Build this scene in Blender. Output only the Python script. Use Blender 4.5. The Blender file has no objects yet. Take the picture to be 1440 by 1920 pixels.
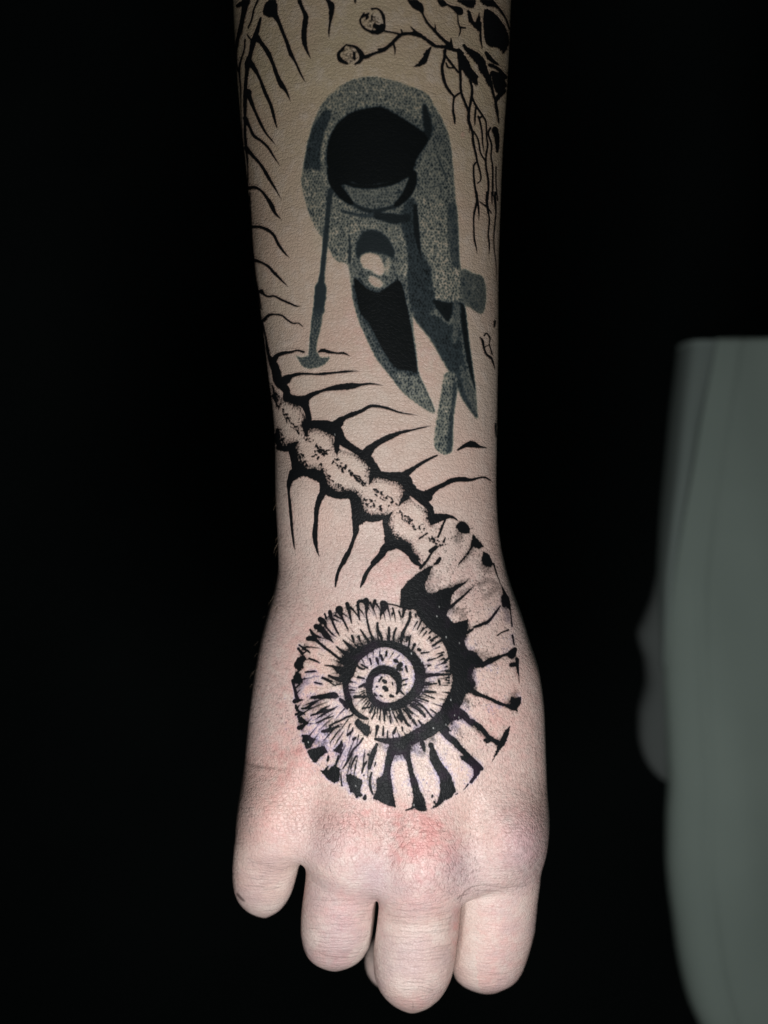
import bpy, math, random
import numpy as np
from mathutils import Vector

random.seed(7)
rng = np.random.default_rng(7)

# ------------------------------------------------------------------ scale
# Lengths below are hand measurements in tenths of a millimetre-ish units:
# 1920 units = 0.30 m.  x to the right, y away from the viewer, z up.
S = 0.30 / 1920.0
DIST = 2880.0                        # viewer to arm axis, same units

scene = bpy.context.scene

# ------------------------------------------------------------------ camera
cam_d = bpy.data.cameras.new("camera")
cam = bpy.data.objects.new("camera", cam_d)
scene.collection.objects.link(cam)
scene.camera = cam
cam.location = (0, -DIST * S, 0)
cam.rotation_euler = (math.radians(90), 0, 0)
cam_d.sensor_fit = 'VERTICAL'
cam_d.sensor_height = 36.0
cam_d.sensor_width = 27.0
cam_d.lens = 36.0 * (DIST / 1920.0)
cam_d.clip_start = 0.01
cam_d.clip_end = 20.0
cam_d.dof.use_dof = True
cam_d.dof.focus_distance = (DIST - 125) * S
cam_d.dof.aperture_fstop = 5.6

# ------------------------------------------------------------------ world + lamps
world = bpy.data.worlds.new("World")
scene.world = world
world.use_nodes = True
bg = world.node_tree.nodes["Background"]
bg.inputs[0].default_value = (0.8, 0.95, 0.92, 1)
bg.inputs[1].default_value = 0.012


def area_lamp(name, loc, target, size, energy, color):
    d = bpy.data.lights.new(name, 'AREA')
    d.shape = 'DISK'
    d.size = size
    d.energy = energy
    d.color = color
    o = bpy.data.objects.new(name, d)
    o.location = loc
    o.rotation_euler = (Vector(target) - Vector(loc)).to_track_quat('-Z', 'Y').to_euler()
    scene.collection.objects.link(o)
    return o


area_lamp("key_lamp", (0.006, -0.225, -0.130), (0.0, 0, -0.06), 0.05, 0.69, (0.985, 0.99, 1.0))

scene.view_settings.view_transform = 'Standard'
scene.view_settings.look = 'None'
scene.view_settings.exposure = 0.0
scene.view_settings.gamma = 1.0


# ------------------------------------------------------------------ node helper
class NT:
    def __init__(self, name):
        self.m = bpy.data.materials.new(name)
        self.m.use_nodes = True
        self.t = self.m.node_tree
        self.b = self.t.nodes["Principled BSDF"]

    def n(self, kind, props=None, **ins):
        nd = self.t.nodes.new(kind)
        for k, v in (props or {}).items():
            setattr(nd, k, v)
        for k, v in ins.items():
            key = int(k[1:]) if k[0] == 'i' and k[1:].isdigit() else k
            self.put(nd.inputs[key], v)
        return nd

    def put(self, sock, v):
        if isinstance(v, bpy.types.NodeSocket):
            self.t.links.new(v, sock)
        else:
            sock.default_value = v

    def math(self, op, a, b=0.0, clamp=False):
        return self.n("ShaderNodeMath", {'operation': op, 'use_clamp': clamp}, i0=a, i1=b).outputs[0]

    def mix(self, fac, a, b, blend='MIX'):
        nd = self.n("ShaderNodeMix", {'data_type': 'RGBA', 'blend_type': blend})
        self.put(nd.inputs[0], fac)
        self.put(nd.inputs[6], a)
        self.put(nd.inputs[7], b)
        return nd.outputs[2]

    def ramp(self, v, lo, hi):
        nd = self.n("ShaderNodeMapRange", {'clamp': True})
        self.put(nd.inputs[0], v)
        nd.inputs[1].default_value = lo
        nd.inputs[2].default_value = hi
        return nd.outputs[0]


# ------------------------------------------------------------------ the backdrop
def new_obj(name, verts, faces, mat=None, parent=None, smooth=True):
    me = bpy.data.meshes.new(name)
    me.from_pydata([tuple(v) for v in verts], [], [tuple(f) for f in faces])
    me.validate()
    o = bpy.data.objects.new(name, me)
    scene.collection.objects.link(o)
    if mat:
        me.materials.append(mat)
    if smooth:
        me.polygons.foreach_set("use_smooth", [True] * len(me.polygons))
    if parent:
        o.parent = parent
    return o


b = NT("black_backdrop")
tc = b.n("ShaderNodeTexCoord").outputs['Object']
nz = b.n("ShaderNodeTexNoise", Vector=tc, Scale=6.0, Detail=4.0).outputs[0]
b.put(b.b.inputs['Base Color'], b.mix(nz, (0.014, 0.019, 0.019, 1), (0.030, 0.037, 0.036, 1)))
b.b.inputs['Roughness'].default_value = 1.0
b.b.inputs['Specular IOR Level'].default_value = 0.0
bv, bf = [], []
for j in range(31):
    for i in range(31):
        x = -1.5 + 3.0 * i / 30
        z = -1.5 + 3.0 * j / 30
        bv.append((x, 0.95 + 0.012 * math.sin(5 * x + 1.3 * math.sin(2 * z)), z))
for j in range(30):
    for i in range(30):
        a = j * 31 + i
        bf.append((a, a + 1, a + 32, a + 31))
back = new_obj("backdrop", bv, bf, b.m)
back['kind'] = 'structure'

# ------------------------------------------------------------------ arm volume
VOX = 3.5
X0, X1 = -330.0, 350.0
Y0, Y1 = -236.0, 330.0
PTOP, PBOT = -420.0, 1912.0
xs = np.arange(X0, X1, VOX, dtype=np.float32)
ys = np.arange(Y0, Y1, VOX, dtype=np.float32)
ps = np.arange(PTOP, PBOT + 40, VOX, dtype=np.float32)     # downwards measure p, z = 960 - p
XX = xs[None, :, None]
YY = ys[None, None, :]


def table(rows):
    a = np.array(rows, dtype=np.float64)
    return a


def smooth_interp(p, xp, fp):
    """monotone-ish cubic through the measured rows"""
    xp = np.asarray(xp, float)
    fp = np.asarray(fp, float)
    d = np.diff(fp) / np.diff(xp)
    m = np.zeros_like(fp)
    m[1:-1] = np.where(d[1:] * d[:-1] > 0, 2 * d[1:] * d[:-1] / (d[1:] + d[:-1] + 1e-12), 0)
    m[0], m[-1] = d[0], d[-1]
    p = np.clip(p, xp[0], xp[-1])
    k = np.clip(np.searchsorted(xp, p) - 1, 0, len(xp) - 2)
    h = xp[k + 1] - xp[k]
    t = (p - xp[k]) / h
    return ((2 * t**3 - 3 * t**2 + 1) * fp[k] + (t**3 - 2 * t**2 + t) * h * m[k]
            + (-2 * t**3 + 3 * t**2) * fp[k + 1] + (t**3 - t**2) * h * m[k + 1])


def section(dx, dy, w, h, n):
    ax = np.abs(dx) / w
    ay = np.abs(dy) / h
    k = (ax**n + ay**n) ** (1.0 / n) + 1e-4
    g = k ** (1 - n) * np.sqrt((ax ** (n - 1) / w) ** 2 + (ay ** (n - 1) / h) ** 2) + 1e-4
    f = (k - 1) / np.maximum(g, 0.4 / np.maximum(w, h))
    return f.astype(np.float32)


def smin(a, b, k):
    h = np.clip(k - np.abs(a - b), 0, None) / k
    return np.minimum(a, b) - h * h * k * 0.25


def smax(a, b, k):
    h = np.clip(k - np.abs(a - b), 0, None) / k
    return np.maximum(a, b) + h * h * k * 0.25


# forearm and back of the hand: p, left, right, half depth, depth of centre, squareness
ARM = table([
    (-460, 428, 985, 222, 10, 2.1), (-200, 431, 968, 212, 6, 2.1), (0, 437, 958, 202, 4, 2.1), (100, 442, 954, 197, 3, 2.1),
    (170, 447, 950, 194, 2, 2.1), (230, 452, 946, 190, 2, 2.1), (290, 459, 942, 186, 1, 2.12), (390, 469, 938, 180, 0, 2.15),
    (480, 476, 935, 174, 0, 2.2), (555, 485, 934, 168, 0, 2.2), (630, 495, 934, 162, 0, 2.25), (700, 503, 933, 157, 0, 2.3),
    (760, 511, 932, 152, 0, 2.3), (830, 516, 931, 148, 0, 2.35), (900, 517, 930, 144, 0, 2.4), (960, 519, 932, 141, 0, 2.4),
    (1010, 521, 937, 139, 0, 2.4), (1060, 522, 947, 138, 0, 2.4), (1095, 517, 957, 138, 1, 2.4), (1150, 502, 977, 139, 2, 2.4),
    (1205, 488, 994, 140, 3, 2.45), (1260, 478, 1011, 142, 4, 2.5), (1330, 468, 1020, 143, 5, 2.55), (1410, 460, 1023, 142, 6, 2.6),
    (1490, 453, 1026, 138, 8, 2.6), (1540, 447, 1027, 134, 8, 2.6), (1590, 443, 1024, 128, 8, 2.6), (1640, 440, 1016, 122, 10, 2.6),
    (1720, 440, 1010, 115, 14, 2.6), (1960, 440, 1010, 110, 14, 2.6)])


def colm(a):
    return a.astype(np.float32)[:, None, None]


aL = smooth_interp(ps, ARM[:, 0], ARM[:, 1]) - 720
aR = smooth_interp(ps, ARM[:, 0], ARM[:, 2]) - 720
aH = smooth_interp(ps, ARM[:, 0], ARM[:, 3]) * 1.10
aC = smooth_interp(ps, ARM[:, 0], ARM[:, 4])
aN = smooth_interp(ps, ARM[:, 0], ARM[:, 5]) - 0.22
vol = section(XX - colm((aL + aR) / 2), YY - colm(aC), colm((aR - aL) / 2), colm(aH), colm(aN))

# lower rim of the back of the hand, where the fingers leave it
rim_x = np.array([440, 500, 570, 640, 705, 780, 850, 900, 1000, 1040]) - 720.0
rim_p = np.array([1572, 1592, 1598, 1640, 1658, 1690, 1680, 1664, 1652, 1640.0])
rim = smooth_interp(xs, rim_x, rim_p).astype(np.float32)
vol = smax(vol, np.broadcast_to((colm(ps) - rim[None, :, None]) * 0.9, vol.shape), 46.0)
vol = np.maximum(vol, colm(PTOP + 12 - ps))

# fingers: rows of p, left, right measured along the finger; depth of centre at the knuckle and at the bend; half depth
FINGERS = {
    'little': (-48, 12, 62, 14, [(1430, 466, 556), (1500, 455, 563), (1550, 446, 567), (1590, 439, 566), (1620, 435.5, 561), (1650, 436, 554), (1670, 439, 548),
                             (1690, 447, 538), (1705, 462, 525), (1712, 475, 514), (1716, 487, 506), (1718, 496, 498)]),
    'ring': (-58, -2, 72, 10, [(1440, 590, 700), (1540, 578, 713), (1600, 576, 716), (1650, 573, 713), (1690, 567.5, 711), (1720, 564.5, 707), (1750, 564, 701),
                           (1775, 569, 692), (1795, 578, 680), (1804, 590, 668), (1811, 605, 652), (1815, 619, 638), (1816, 628, 630)]),
    'middle': (-62, -8, 80, 6, [(1440, 730, 852), (1560, 714, 868), (1650, 712, 866), (1700, 705, 864), (1742, 702, 860), (1800, 700, 853), (1830, 702, 847),
                           (1850, 709, 838), (1868, 721, 826), (1881, 737, 810), (1889, 752, 794), (1893, 764, 781), (1894, 772, 774)]),
    'index': (-18, 40, 76, -6, [(1440, 880, 1010), (1560, 862, 1020), (1650, 856, 1013), (1690, 853, 1008), (1742, 850, 1003), (1771, 847, 996), (1800, 846, 987), (1821, 849, 979),
                            (1838, 856, 967), (1848, 873, 949), (1854, 890, 936), (1857, 905, 925), (1858, 914, 917)])}

i0 = int((1425 - PTOP) / VOX)
pf = ps[i0:]
fing = np.full((len(pf), len(xs), len(ys)), 60.0, np.float32)


def capsule(acc, a, c, ra, rb):
    a = np.array(a, float); c = np.array(c, float)
    ab = c - a
    L2 = float(ab @ ab)
    P = colm(pf)
    t = ((XX - a[0]) * ab[0] + (YY - a[1]) * ab[1] + (P - a[2]) * ab[2]) / L2
    t = np.clip(t, 0, 1)
    d = np.sqrt((XX - a[0] - t * ab[0])**2 + (YY - a[1] - t * ab[1])**2 + (P - a[2] - t * ab[2])**2) - (ra + (rb - ra) * t)
    return np.minimum(acc, d.astype(np.float32))


for nm, (c0, c1, h0, lean, rows) in FINGERS.items():
    r = table(rows)
    pend = r[-1, 0]
    cyl = np.interp(r[:, 0], [1500, 1580, pend], [c0 - 4, c0, c1])
    wmax = ((r[:, 2] - r[:, 1]) / 2).max()
    w_r = (r[:, 2] - r[:, 1]) / 2
    q = np.clip(w_r / wmax, 0, 1)
    q = np.where(r[:, 0] < 1650, 1.0, q)
    hh = h0 * (0.12 + 0.88 * q**0.85)
    cy_r = cyl + (h0 - hh) * 0.55
    # true position of the measured outline at its own depth
    sc = (DIST + cy_r) / DIST
    pr = 960 + (r[:, 0] - 960) * sc
    Lr = (r[:, 1] - 720) * sc
    Rr = (r[:, 2] - 720) * sc
    # rounded tip: interpolate in sqrt distance from the tip so that the end stays round
    pe = pr[-1]
    tq = np.sqrt(np.clip(pe - pf, 0, None))
    tr = np.sqrt(np.clip(pe - pr, 0, None))[::-1]
    L = np.interp(tq, tr, Lr[::-1]); R = np.interp(tq, tr, Rr[::-1])
    H = np.interp(tq, tr, hh[::-1]); C = np.interp(tq, tr, cy_r[::-1])
    ker = np.ones(5) / 5
    for arr in (L, R, H, C):
        e = int((pe - pf[0]) / VOX) - 6
        sm = np.convolve(np.pad(arr, 2, mode='edge'), ker, 'valid')
        arr[:e] = sm[:e]
    root = 0.45 + 0.55 * np.clip((pf - 1425) / 150, 0, 1)**0.8     # the finger dives into the hand
    W = np.maximum((R - L) / 2, 1.0) * np.where(pf < 1575, root, 1)
    H = H * np.where(pf < 1575, root, 1)
    C = C + 40 * (1 - np.clip((pf - 1425) / 150, 0, 1))
    f = section(XX - colm((L + R) / 2), YY - colm(C), colm(W), colm(np.maximum(H, 4)), 2.05)
    f = np.maximum(f, colm((pf - pe)))
    f = np.maximum(f, colm(1430 - pf))
    # a real gap stays open between neighbouring fingers below the webbing
    slot = (9.0 - np.abs(fing - f)) * 0.6 - np.clip((1668 - colm(pf)) * 0.25, 0, 60)
    fing = np.maximum(np.minimum(fing, f), np.where(YY < 90, slot, -60)).astype(np.float32)
    # the folded-back middle joint behind, reaching towards the palm
    cx = (L[int((pe - 90 - pf[0]) / VOX)] + R[int((pe - 90 - pf[0]) / VOX)]) / 2
    rr = wmax * 0.80
    fing = capsule(fing, (cx, c1 + 40, pe - rr - 22), (cx + lean, 205, pe - rr - 150), rr, rr * 0.92)
    fing = capsule(fing, (cx + lean, 205, pe - rr - 150), (cx + lean, 130, pe - rr - 230), rr * 0.9, rr * 0.8)
# thumb folded over the curled fingers, its tip just showing beside the middle finger
fing = capsule(fing, (200, 130, 1440), (170, 215, 1640), 80, 74)
fing = capsule(fing, (170, 215, 1640), (20, 170, 1852), 72, 58)

sub = vol[i0:]
sub = smin(sub, fing, (24.0 - 16.0 * np.clip((XX - 120) / 40, 0, 1)).astype(np.float32))
# knuckle heads
for (px, pp, yc, rx, rp, ry) in [(790, 1612, -90, 68, 84, 78), (962, 1574, -70, 54, 66, 74), (652, 1580, -84, 58, 66, 72), (508, 1540, -62, 48, 60, 68)]:
    x_, p_ = px - 720, pp
    sc = (DIST - 130) / DIST
    x_ *= sc
    p_ = 960 + (p_ - 960) * sc
    k = np.sqrt(((XX - x_) / rx)**2 + ((YY - yc) / ry)**2 + ((colm(pf) - p_) / rp)**2)
    sub = smin(sub, ((k - 1) * min(rx, rp, ry)).astype(np.float32), 55.0)
vol[i0:] = sub

# gentle unevenness: extensor tendons and bones under the skin
Pc = colm(ps)
front = np.clip(-YY / 120.0, 0, 1)
for (xa, pa, xb, pb, amp, wd) in [(-10, 1180, 62, 1560, 3.0, 20), (-40, 1190, -60, 1550, 2.4, 20), (30, 1180, 225, 1560, 2.6, 24), (-60, 1200, -195, 1500, 2.2, 20)]:
    t = np.clip((Pc - pa) / (pb - pa), 0, 1)
    fade = np.clip((Pc - pa) / 120, 0, 1) * np.clip((pb + 20 - Pc) / 80, 0, 1)
    vol -= amp * fade * front * np.exp(-((XX - (xa + (xb - xa) * t)) / wd)**2)
for (xa, pa, amp, wx, wp) in [(-165, 935, 9, 55, 70), (-40, 640, 3, 60, 200), (110, 620, 3, 50, 260), (170, 1030, -4, 40, 70), (-20, 1010, -4, 120, 40), (-120, 1480, -5, 26, 70), (5, 1500, -4, 22, 70), (160, 1500, -4, 26, 80)]:
    vol -= amp * front * np.exp(-((XX - xa) / wx)**2 - ((Pc - pa) / wp)**2)
vol = vol.astype(np.float32)


# ------------------------------------------------------------------ surface of the volume (dual mesh)
def surface_nets(v):
    neg = v < 0
    c = np.zeros(tuple(s - 1 for s in v.shape), np.int8)
    for i in (0, 1):
        for j in (0, 1):
            for k in (0, 1):
                c += neg[i:v.shape[0] - 1 + i, j:v.shape[1] - 1 + j, k:v.shape[2] - 1 + k]
    act = np.argwhere((c > 0) & (c < 8))
    idx = -np.ones(c.shape, np.int32)
    idx[act[:, 0], act[:, 1], act[:, 2]] = np.arange(len(act))
    acc = np.zeros((len(act), 3)); cnt = np.zeros(len(act))
    corners = [(i, j, k) for i in (0, 1) for j in (0, 1) for k in (0, 1)]
    for a in corners:
        for d in range(3):
            if a[d]:
                continue
            bb = list(a); bb[d] = 1
            va = v[act[:, 0] + a[0], act[:, 1] + a[1], act[:, 2] + a[2]]
            vb = v[act[:, 0] + bb[0], act[:, 1] + bb[1], act[:, 2] + bb[2]]
            cr = (va < 0) != (vb < 0)
            t = np.where(cr, va / np.where(cr, va - vb, 1), 0)
            pt = np.array(a, float)[None, :].repeat(len(act), 0)
            pt[:, d] += t
            acc[cr] += pt[cr]; cnt[cr] += 1
    pts = act + acc / cnt[:, None]
    faces = []
    for d in range(3):
        e1, e2 = (d + 1) % 3, (d + 2) % 3
        lo = [slice(None)] * 3; hi = [slice(None)] * 3
        lo[d] = slice(0, -1); hi[d] = slice(1, None)
        ch = neg[tuple(lo)] != neg[tuple(hi)]
        e = np.argwhere(ch)
        ok = (e[:, e1] > 0) & (e[:, e2] > 0) & (e[:, e1] < v.shape[e1] - 1) & (e[:, e2] < v.shape[e2] - 1)
        e = e[ok]
        q = []
        for (o1, o2) in ((0, 0), (1, 0), (1, 1), (0, 1)):
            g = e.copy(); g[:, e1] -= o1; g[:, e2] -= o2
            q.append(idx[g[:, 0], g[:, 1], g[:, 2]])
        q = np.stack(q, 1)
        fl = neg[e[:, 0], e[:, 1], e[:, 2]]
        q[fl] = q[fl][:, ::-1]
        faces.append(q)
    return pts, np.concatenate(faces)


pts, quads = surface_nets(vol)
V = np.empty((len(pts), 3))
V[:, 0] = X0 + pts[:, 1] * VOX
V[:, 1] = Y0 + pts[:, 2] * VOX
V[:, 2] = 960 - (PTOP + pts[:, 0] * VOX)


def relax(V, F, n, lam=0.5):
    e = np.concatenate([F[:, [0, 1]], F[:, [1, 2]], F[:, [2, 3]], F[:, [3, 0]]])
    e = np.concatenate([e, e[:, ::-1]])
    deg = np.bincount(e[:, 0], minlength=len(V)).astype(float)
    for it in range(n):
        for l in (lam, -lam * 1.04):
            A = np.stack([np.bincount(e[:, 0], weights=V[e[:, 1], k], minlength=len(V)) for k in range(3)], 1) / deg[:, None]
            V = V + l * (A - V)
    return V


V = relax(V, quads, 6)
# orientation check: faces must look outward
ctr = V[quads[:, 0]]
fn = np.cross(V[quads[:, 1]] - V[quads[:, 0]], V[quads[:, 3]] - V[quads[:, 0]])
top = ctr[:, 2] > 300
if (fn[top, 1] * ctr[top, 1]).sum() < 0:
    quads = quads[:, ::-1].copy()
    fn = -fn
VN = np.zeros_like(V)
for k in range(4):
    for d in range(3):
        VN[:, d] += np.bincount(quads[:, k], weights=fn[:, d], minlength=len(V))
VN /= np.linalg.norm(VN, axis=1)[:, None] + 1e-9

# ------------------------------------------------------------------ drawing the tattoos
# All coordinates below are pencil traces in design units (1440 x 1920 sheet), drawn on
# sub-sheets with their own origin and magnification.
Q = 1.5                               # sheet cells per unit
SX, SW = 400.0, 660.0                 # sheet covers x 400..1060
W_, H_ = int(SW * Q), int(1930 * Q)


def sheet():
    return np.zeros((H_, W_), np.float32)


def field(lo, hi, seed):
    """band-limited noise, unit variance"""
    r = np.random.default_rng(seed)
    n = r.standard_normal((H_, W_))
    F = np.fft.rfft2(n)
    fy = np.fft.fftfreq(H_)[:, None]; fx = np.fft.rfftfreq(W_)[None, :]
    fr = np.sqrt(fy**2 + fx**2) * Q
    F *= np.exp(-(fr * lo)**2) * (1 - np.exp(-(fr * hi)**2))
    g = np.fft.irfft2(F, s=(H_, W_))
    return (g / g.std()).astype(np.float32)


rough = field(2.2, 30, 1)
fine = field(1.1, 5, 2)
worm = field(3.0, 8.0, 3)
mott = field(16, 120, 4)
soft = field(5, 40, 5)


def parse(s):
    return [tuple(float(a) for a in w.split(',')) for w in s.split()]


def catmull(P, n=6, closed=False):
    P = np.asarray(P, float)
    if len(P) < 3 and not closed:
        t = np.linspace(0, 1, n * 2)[:, None]
        return P[0] * (1 - t) + P[-1] * t
    if closed:
        Pp = np.vstack([P[-1], P, P[0], P[1]])
    else:
        Pp = np.vstack([2 * P[0] - P[1], P, 2 * P[-1] - P[-2]])
    out = []
    for i in range(1, len(Pp) - 2):
        t = np.linspace(0, 1, n, endpoint=False)[:, None]
        a, b_, c, d = Pp[i - 1], Pp[i], Pp[i + 1], Pp[i + 2]
        out.append(0.5 * (2 * b_ + (c - a) * t + (2 * a - 5 * b_ + 4 * c - d) * t**2 + (3 * b_ - a - 3 * c + d) * t**3))
    if not closed:
        out.append(Pp[-2][None])
    return np.vstack(out)


def stamp(img, x, y, r, d=1.0, soft_=0.55):
    """x, y in sheet cells"""
    R = r + 1.2
    x0, x1 = max(int(x - R), 0), min(int(x + R) + 2, W_)
    y0, y1 = max(int(y - R), 0), min(int(y + R) + 2, H_)
    if x0 >= x1 or y0 >= y1:
        return
    gx = np.arange(x0, x1, dtype=np.float32)[None, :] - x
    gy = np.arange(y0, y1, dtype=np.float32)[:, None] - y
    a = np.clip((r - np.sqrt(gx * gx + gy * gy)) * soft_ + 0.5, 0, 1) * d
    w = img[y0:y1, x0:x1]
    np.maximum(w, a, out=w)


def stroke(img, P, d=1.0, jit=0.10, soft_=0.6):
    """P rows: x, y, width in design units"""
    P = np.array([p if len(p) == 3 else (p[0], p[1], 3.0) for p in P], float)
    C = catmull(P, 8)
    seg = np.sqrt((np.diff(C[:, :2], axis=0)**2).sum(1))
    s = np.concatenate([[0], np.cumsum(seg)])
    n = max(int(s[-1] * Q / 0.9), 2)
    t = np.linspace(0, s[-1], n)
    X = np.interp(t, s, C[:, 0]); Y = np.interp(t, s, C[:, 1]); Wd = np.interp(t, s, C[:, 2])
    for x, y, w in zip((X - SX) * Q, Y * Q, Wd * Q / 2):
        jx = rng.normal(0, jit * 2)
        jy = rng.normal(0, jit * 2)
        stamp(img, x + jx, y + jy, max(w * (1 + rng.normal(0, jit)), 0.35), d, soft_)


def inside(P, smooth=True, wob=1.0):
    """coverage of a traced outline: (slice, array)"""
    P = np.asarray(P, float)[:, :2]
    C = catmull(P, 5, closed=True) if smooth else P
    C = np.stack([(C[:, 0] - SX) * Q, C[:, 1] * Q], 1)
    x0, x1 = max(int(C[:, 0].min()) - 4, 0), min(int(C[:, 0].max()) + 5, W_)
    y0, y1 = max(int(C[:, 1].min()) - 4, 0), min(int(C[:, 1].max()) + 5, H_)
    acc = np.zeros((y1 - y0, x1 - x0), np.float32)
    wx = rough[y0:y1, x0:x1] * wob
    wy = rough[::-1, ::-1][y0:y1, x0:x1] * wob
    for ox, oy in ((0.25, 0.25), (0.75, 0.25), (0.25, 0.75), (0.75, 0.75)):
        gx = np.arange(x0, x1)[None, :] + ox + wx
        gy = np.arange(y0, y1)[:, None] + oy + wy
        ins = np.zeros(gx.shape, bool)
        for i in range(len(C)):
            ax, ay = C[i - 1]; bx_, by_ = C[i]
            if abs(by_ - ay) < 1e-9:
                continue
            m = (ay > gy) != (by_ > gy)
            ins ^= m & (gx < (bx_ - ax) * (gy - ay) / (by_ - ay) + ax)
        acc += ins * 0.25
    return (slice(y0, y1), slice(x0, x1)), acc


def fill(img, P, d=1.0, smooth=True, wob=1.0):
    sl, a = inside(P, smooth, wob)
    w = img[sl]
    np.maximum(w, a * d, out=w)


class Sheet:
    def __init__(self, ox, oy, k):
        self.o = (ox, oy, k)

    def conv(self, s):
        ox, oy, k = self.o
        return [(p[0] / k + ox, p[1] / k + oy, (p[2] if len(p) > 2 else 18) / k) for p in parse(s)]

    def lines(self, img, txt, d=1.0, jit=0.10):
        for ln in txt.strip().split('\n'):
            if ln.strip():
                stroke(img, self.conv(ln), d, jit)

    def fills(self, img, txt, d=1.0, smooth=True, wob=1.0):
        for ln in txt.strip().split('\n'):
            if ln.strip():
                fill(img, self.conv(ln), d, smooth, wob)


A = Sheet(420, 0, 4.8); B = Sheet(680, 0, 4.8); C_ = Sheet(420, 360, 4.8); D = Sheet(680, 360, 4.8)
E = Sheet(480, 660, 4.8); F_ = Sheet(700, 660, 4.8); G = Sheet(540, 1040, 6.26); Hh = Sheet(750, 940, 5.76)
I_ = Sheet(750, 1240, 5.76); J = Sheet(540, 1260, 6.26)

ink_spine = sheet()
ink_branch = sheet()
ink_shell = sheet()
ink_old = sheet()

# ---- long ribs of the spine along the forearm
A.fills(ink_spine, "350,90 380,20 460,-10 485,80 470,150 400,152 355,130")
A.lines(ink_spine, """
450,120,60 490,190,35 530,290,30 570,390,30 600,480,35 640,550,22 680,640,18 710,700,12 735,740,3
670,-20,40 700,60,30 735,140,40 730,200,45 720,300,45 725,380,40 745,450,25 780,525,4
920,-20,25 965,50,50 965,120,40 955,200,20 945,270,18 945,335,4
1180,-10,30 1180,25,10
285,330,60 340,390,35 400,480,40 440,570,30 475,670,35 510,750,45 560,820,25 600,915,3
230,560,60 270,610,40 320,700,25 370,830,30 420,940,28 450,1050,25 475,1145,10
215,830,50 240,900,35 280,1000,25 330,1110,25 380,1200,18 430,1260,12 465,1305,3
190,1060,40 230,1140,25 270,1220,28 340,1270,22 400,1330,22 450,1410,15 505,1495,3
200,1330,45 260,1400,30 330,1480,25 380,1560,30 420,1630,25 470,1710,15 515,1795,3
225,1690,30 280,1685,25 340,1720,22 400,1800,30 430,1850,40 460,1915,25 515,1975,4
330,160,20 300,270,35 265,370,45 240,480,35 215,560,50 205,650,30 195,760,30 190,900,35 190,1050,25 190,1200,25 200,1330,25 215,1500,12 215,1700,10 235,1830,12
200,-10,70 180,100,45 150,250,40 120,370,30 110,500,18 125,640,12
310,-10,20 270,80,16 250,170,16 215,250,14
190,350,16 180,450,14 140,600,20 150,800,14 155,1000,8 165,1200,8
120,50,30 160,30,40 210,20,40
210,310,14 250,380,14 230,470,12""")
C_.lines(ink_spine, """
250,310,25 330,315,25 400,345,28 450,390,25 490,470,25 540,540,18 590,592,4
270,610,30 330,630,22 400,670,22 450,725,25 510,785,18 575,850,4
335,890,40 360,920,22 400,940,18 450,935,16 520,970,20 590,1000,18 650,1025,14 695,1025,3
360,1150,30 400,1110,25 450,1100,16 520,1110,16 570,1150,16 620,1180,14 670,1180,12 705,1208,9
450,1510,50 480,1470,40 530,1450,30 600,1440,22 660,1425,16 720,1440,20
850,1440,14 890,1425,30 950,1440,25 1020,1450,16 1080,1450,20 1135,1477,4
540,1700,80 600,1660,40 660,1640,30 740,1635,20 830,1640,18 900,1635,25 1000,1625,18 1100,1615,20 1215,1610,4
600,1860,60 720,1860,50 800,1820,40 880,1790,25 950,1770,35 1050,1755,50 1150,1745,50 1230,1735,25 1320,1725,18 1435,1740,4
235,0,10 240,150,10 245,290,16 255,450,9 268,600,14 285,760,10 310,900,14 335,1050,12
345,1150,12 350,1200,20 375,1300,16 390,1400,25 410,1500,30 440,1540,60 470,1620,70 490,1700,80 560,1780,60 560,1860,60""")
# ---- chain of vertebrae: black borders
E.lines(ink_spine, """
110,20,20 150,80,35 190,130,35 185,200,30 200,270,60 260,330,60 290,390,50 350,435,60 430,470,60 465,545,50 480,620,40
150,300,14 170,400,18 190,490,16
500,650,60 580,650,70 660,675,90 735,720,80 775,800,70 860,860,60 940,910,60 1010,960,60 1070,1040,55 1120,1100,50 1200,1120,50 1290,1140,60 1350,1190,60 1395,1260,55 1440,1290,60
680,690,70 740,630,60 800,590,40 870,560,40 950,530,30 1020,490,30 1080,485,25 1180,505,22 1280,540,16 1360,555,12 1460,570,4
980,930,90 1040,860,60 1110,820,35 1180,775,40 1270,740,20 1360,715,16 1460,690,10
200,860,40 270,870,50 330,870,50 345,950,45 375,1020,60 450,1075,50 530,1085,55 590,1110,50 610,1190,50 655,1260,60 750,1290,60 850,1285,60 910,1330,55 930,1420,60 990,1490,55 1080,1500,50 1150,1490,40 1165,1560,45 1195,1650,55 1260,1730,60 1340,1770,55 1400,1830,55 1440,1860,50
320,880,50 350,1000,60 350,1090,60 290,1185,30
330,1080,60 300,1180,40 295,1260,22 305,1360,25 315,1480,25 325,1600,22 340,1720,16 348,1785,3
590,1130,60 610,1240,60 570,1330,50 545,1430,40 540,1530,35 530,1650,45 545,1760,25 568,1845,4
870,1300,60 890,1400,60 890,1500,50 900,1600,50 880,1680,30 840,1790,35 790,1900,30
1250,1720,80 1170,1760,70 1120,1830,50 1050,1900,40
195,700,30 190,780,45 215,850,40""")
E.fills(ink_spine, """
650,660 760,600 790,640 750,720 760,790 840,870 700,760
960,920 1030,850 1060,880 1040,950 1080,1050 1000,990
430,460 480,410 480,480 470,560
330,1060 560,1090 590,1180 430,1120 300,1180
600,1180 760,1300 620,1290 570,1350
870,1290 930,1400 1000,1500 900,1560
1160,1660 1280,1750 1180,1790""")
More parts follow.
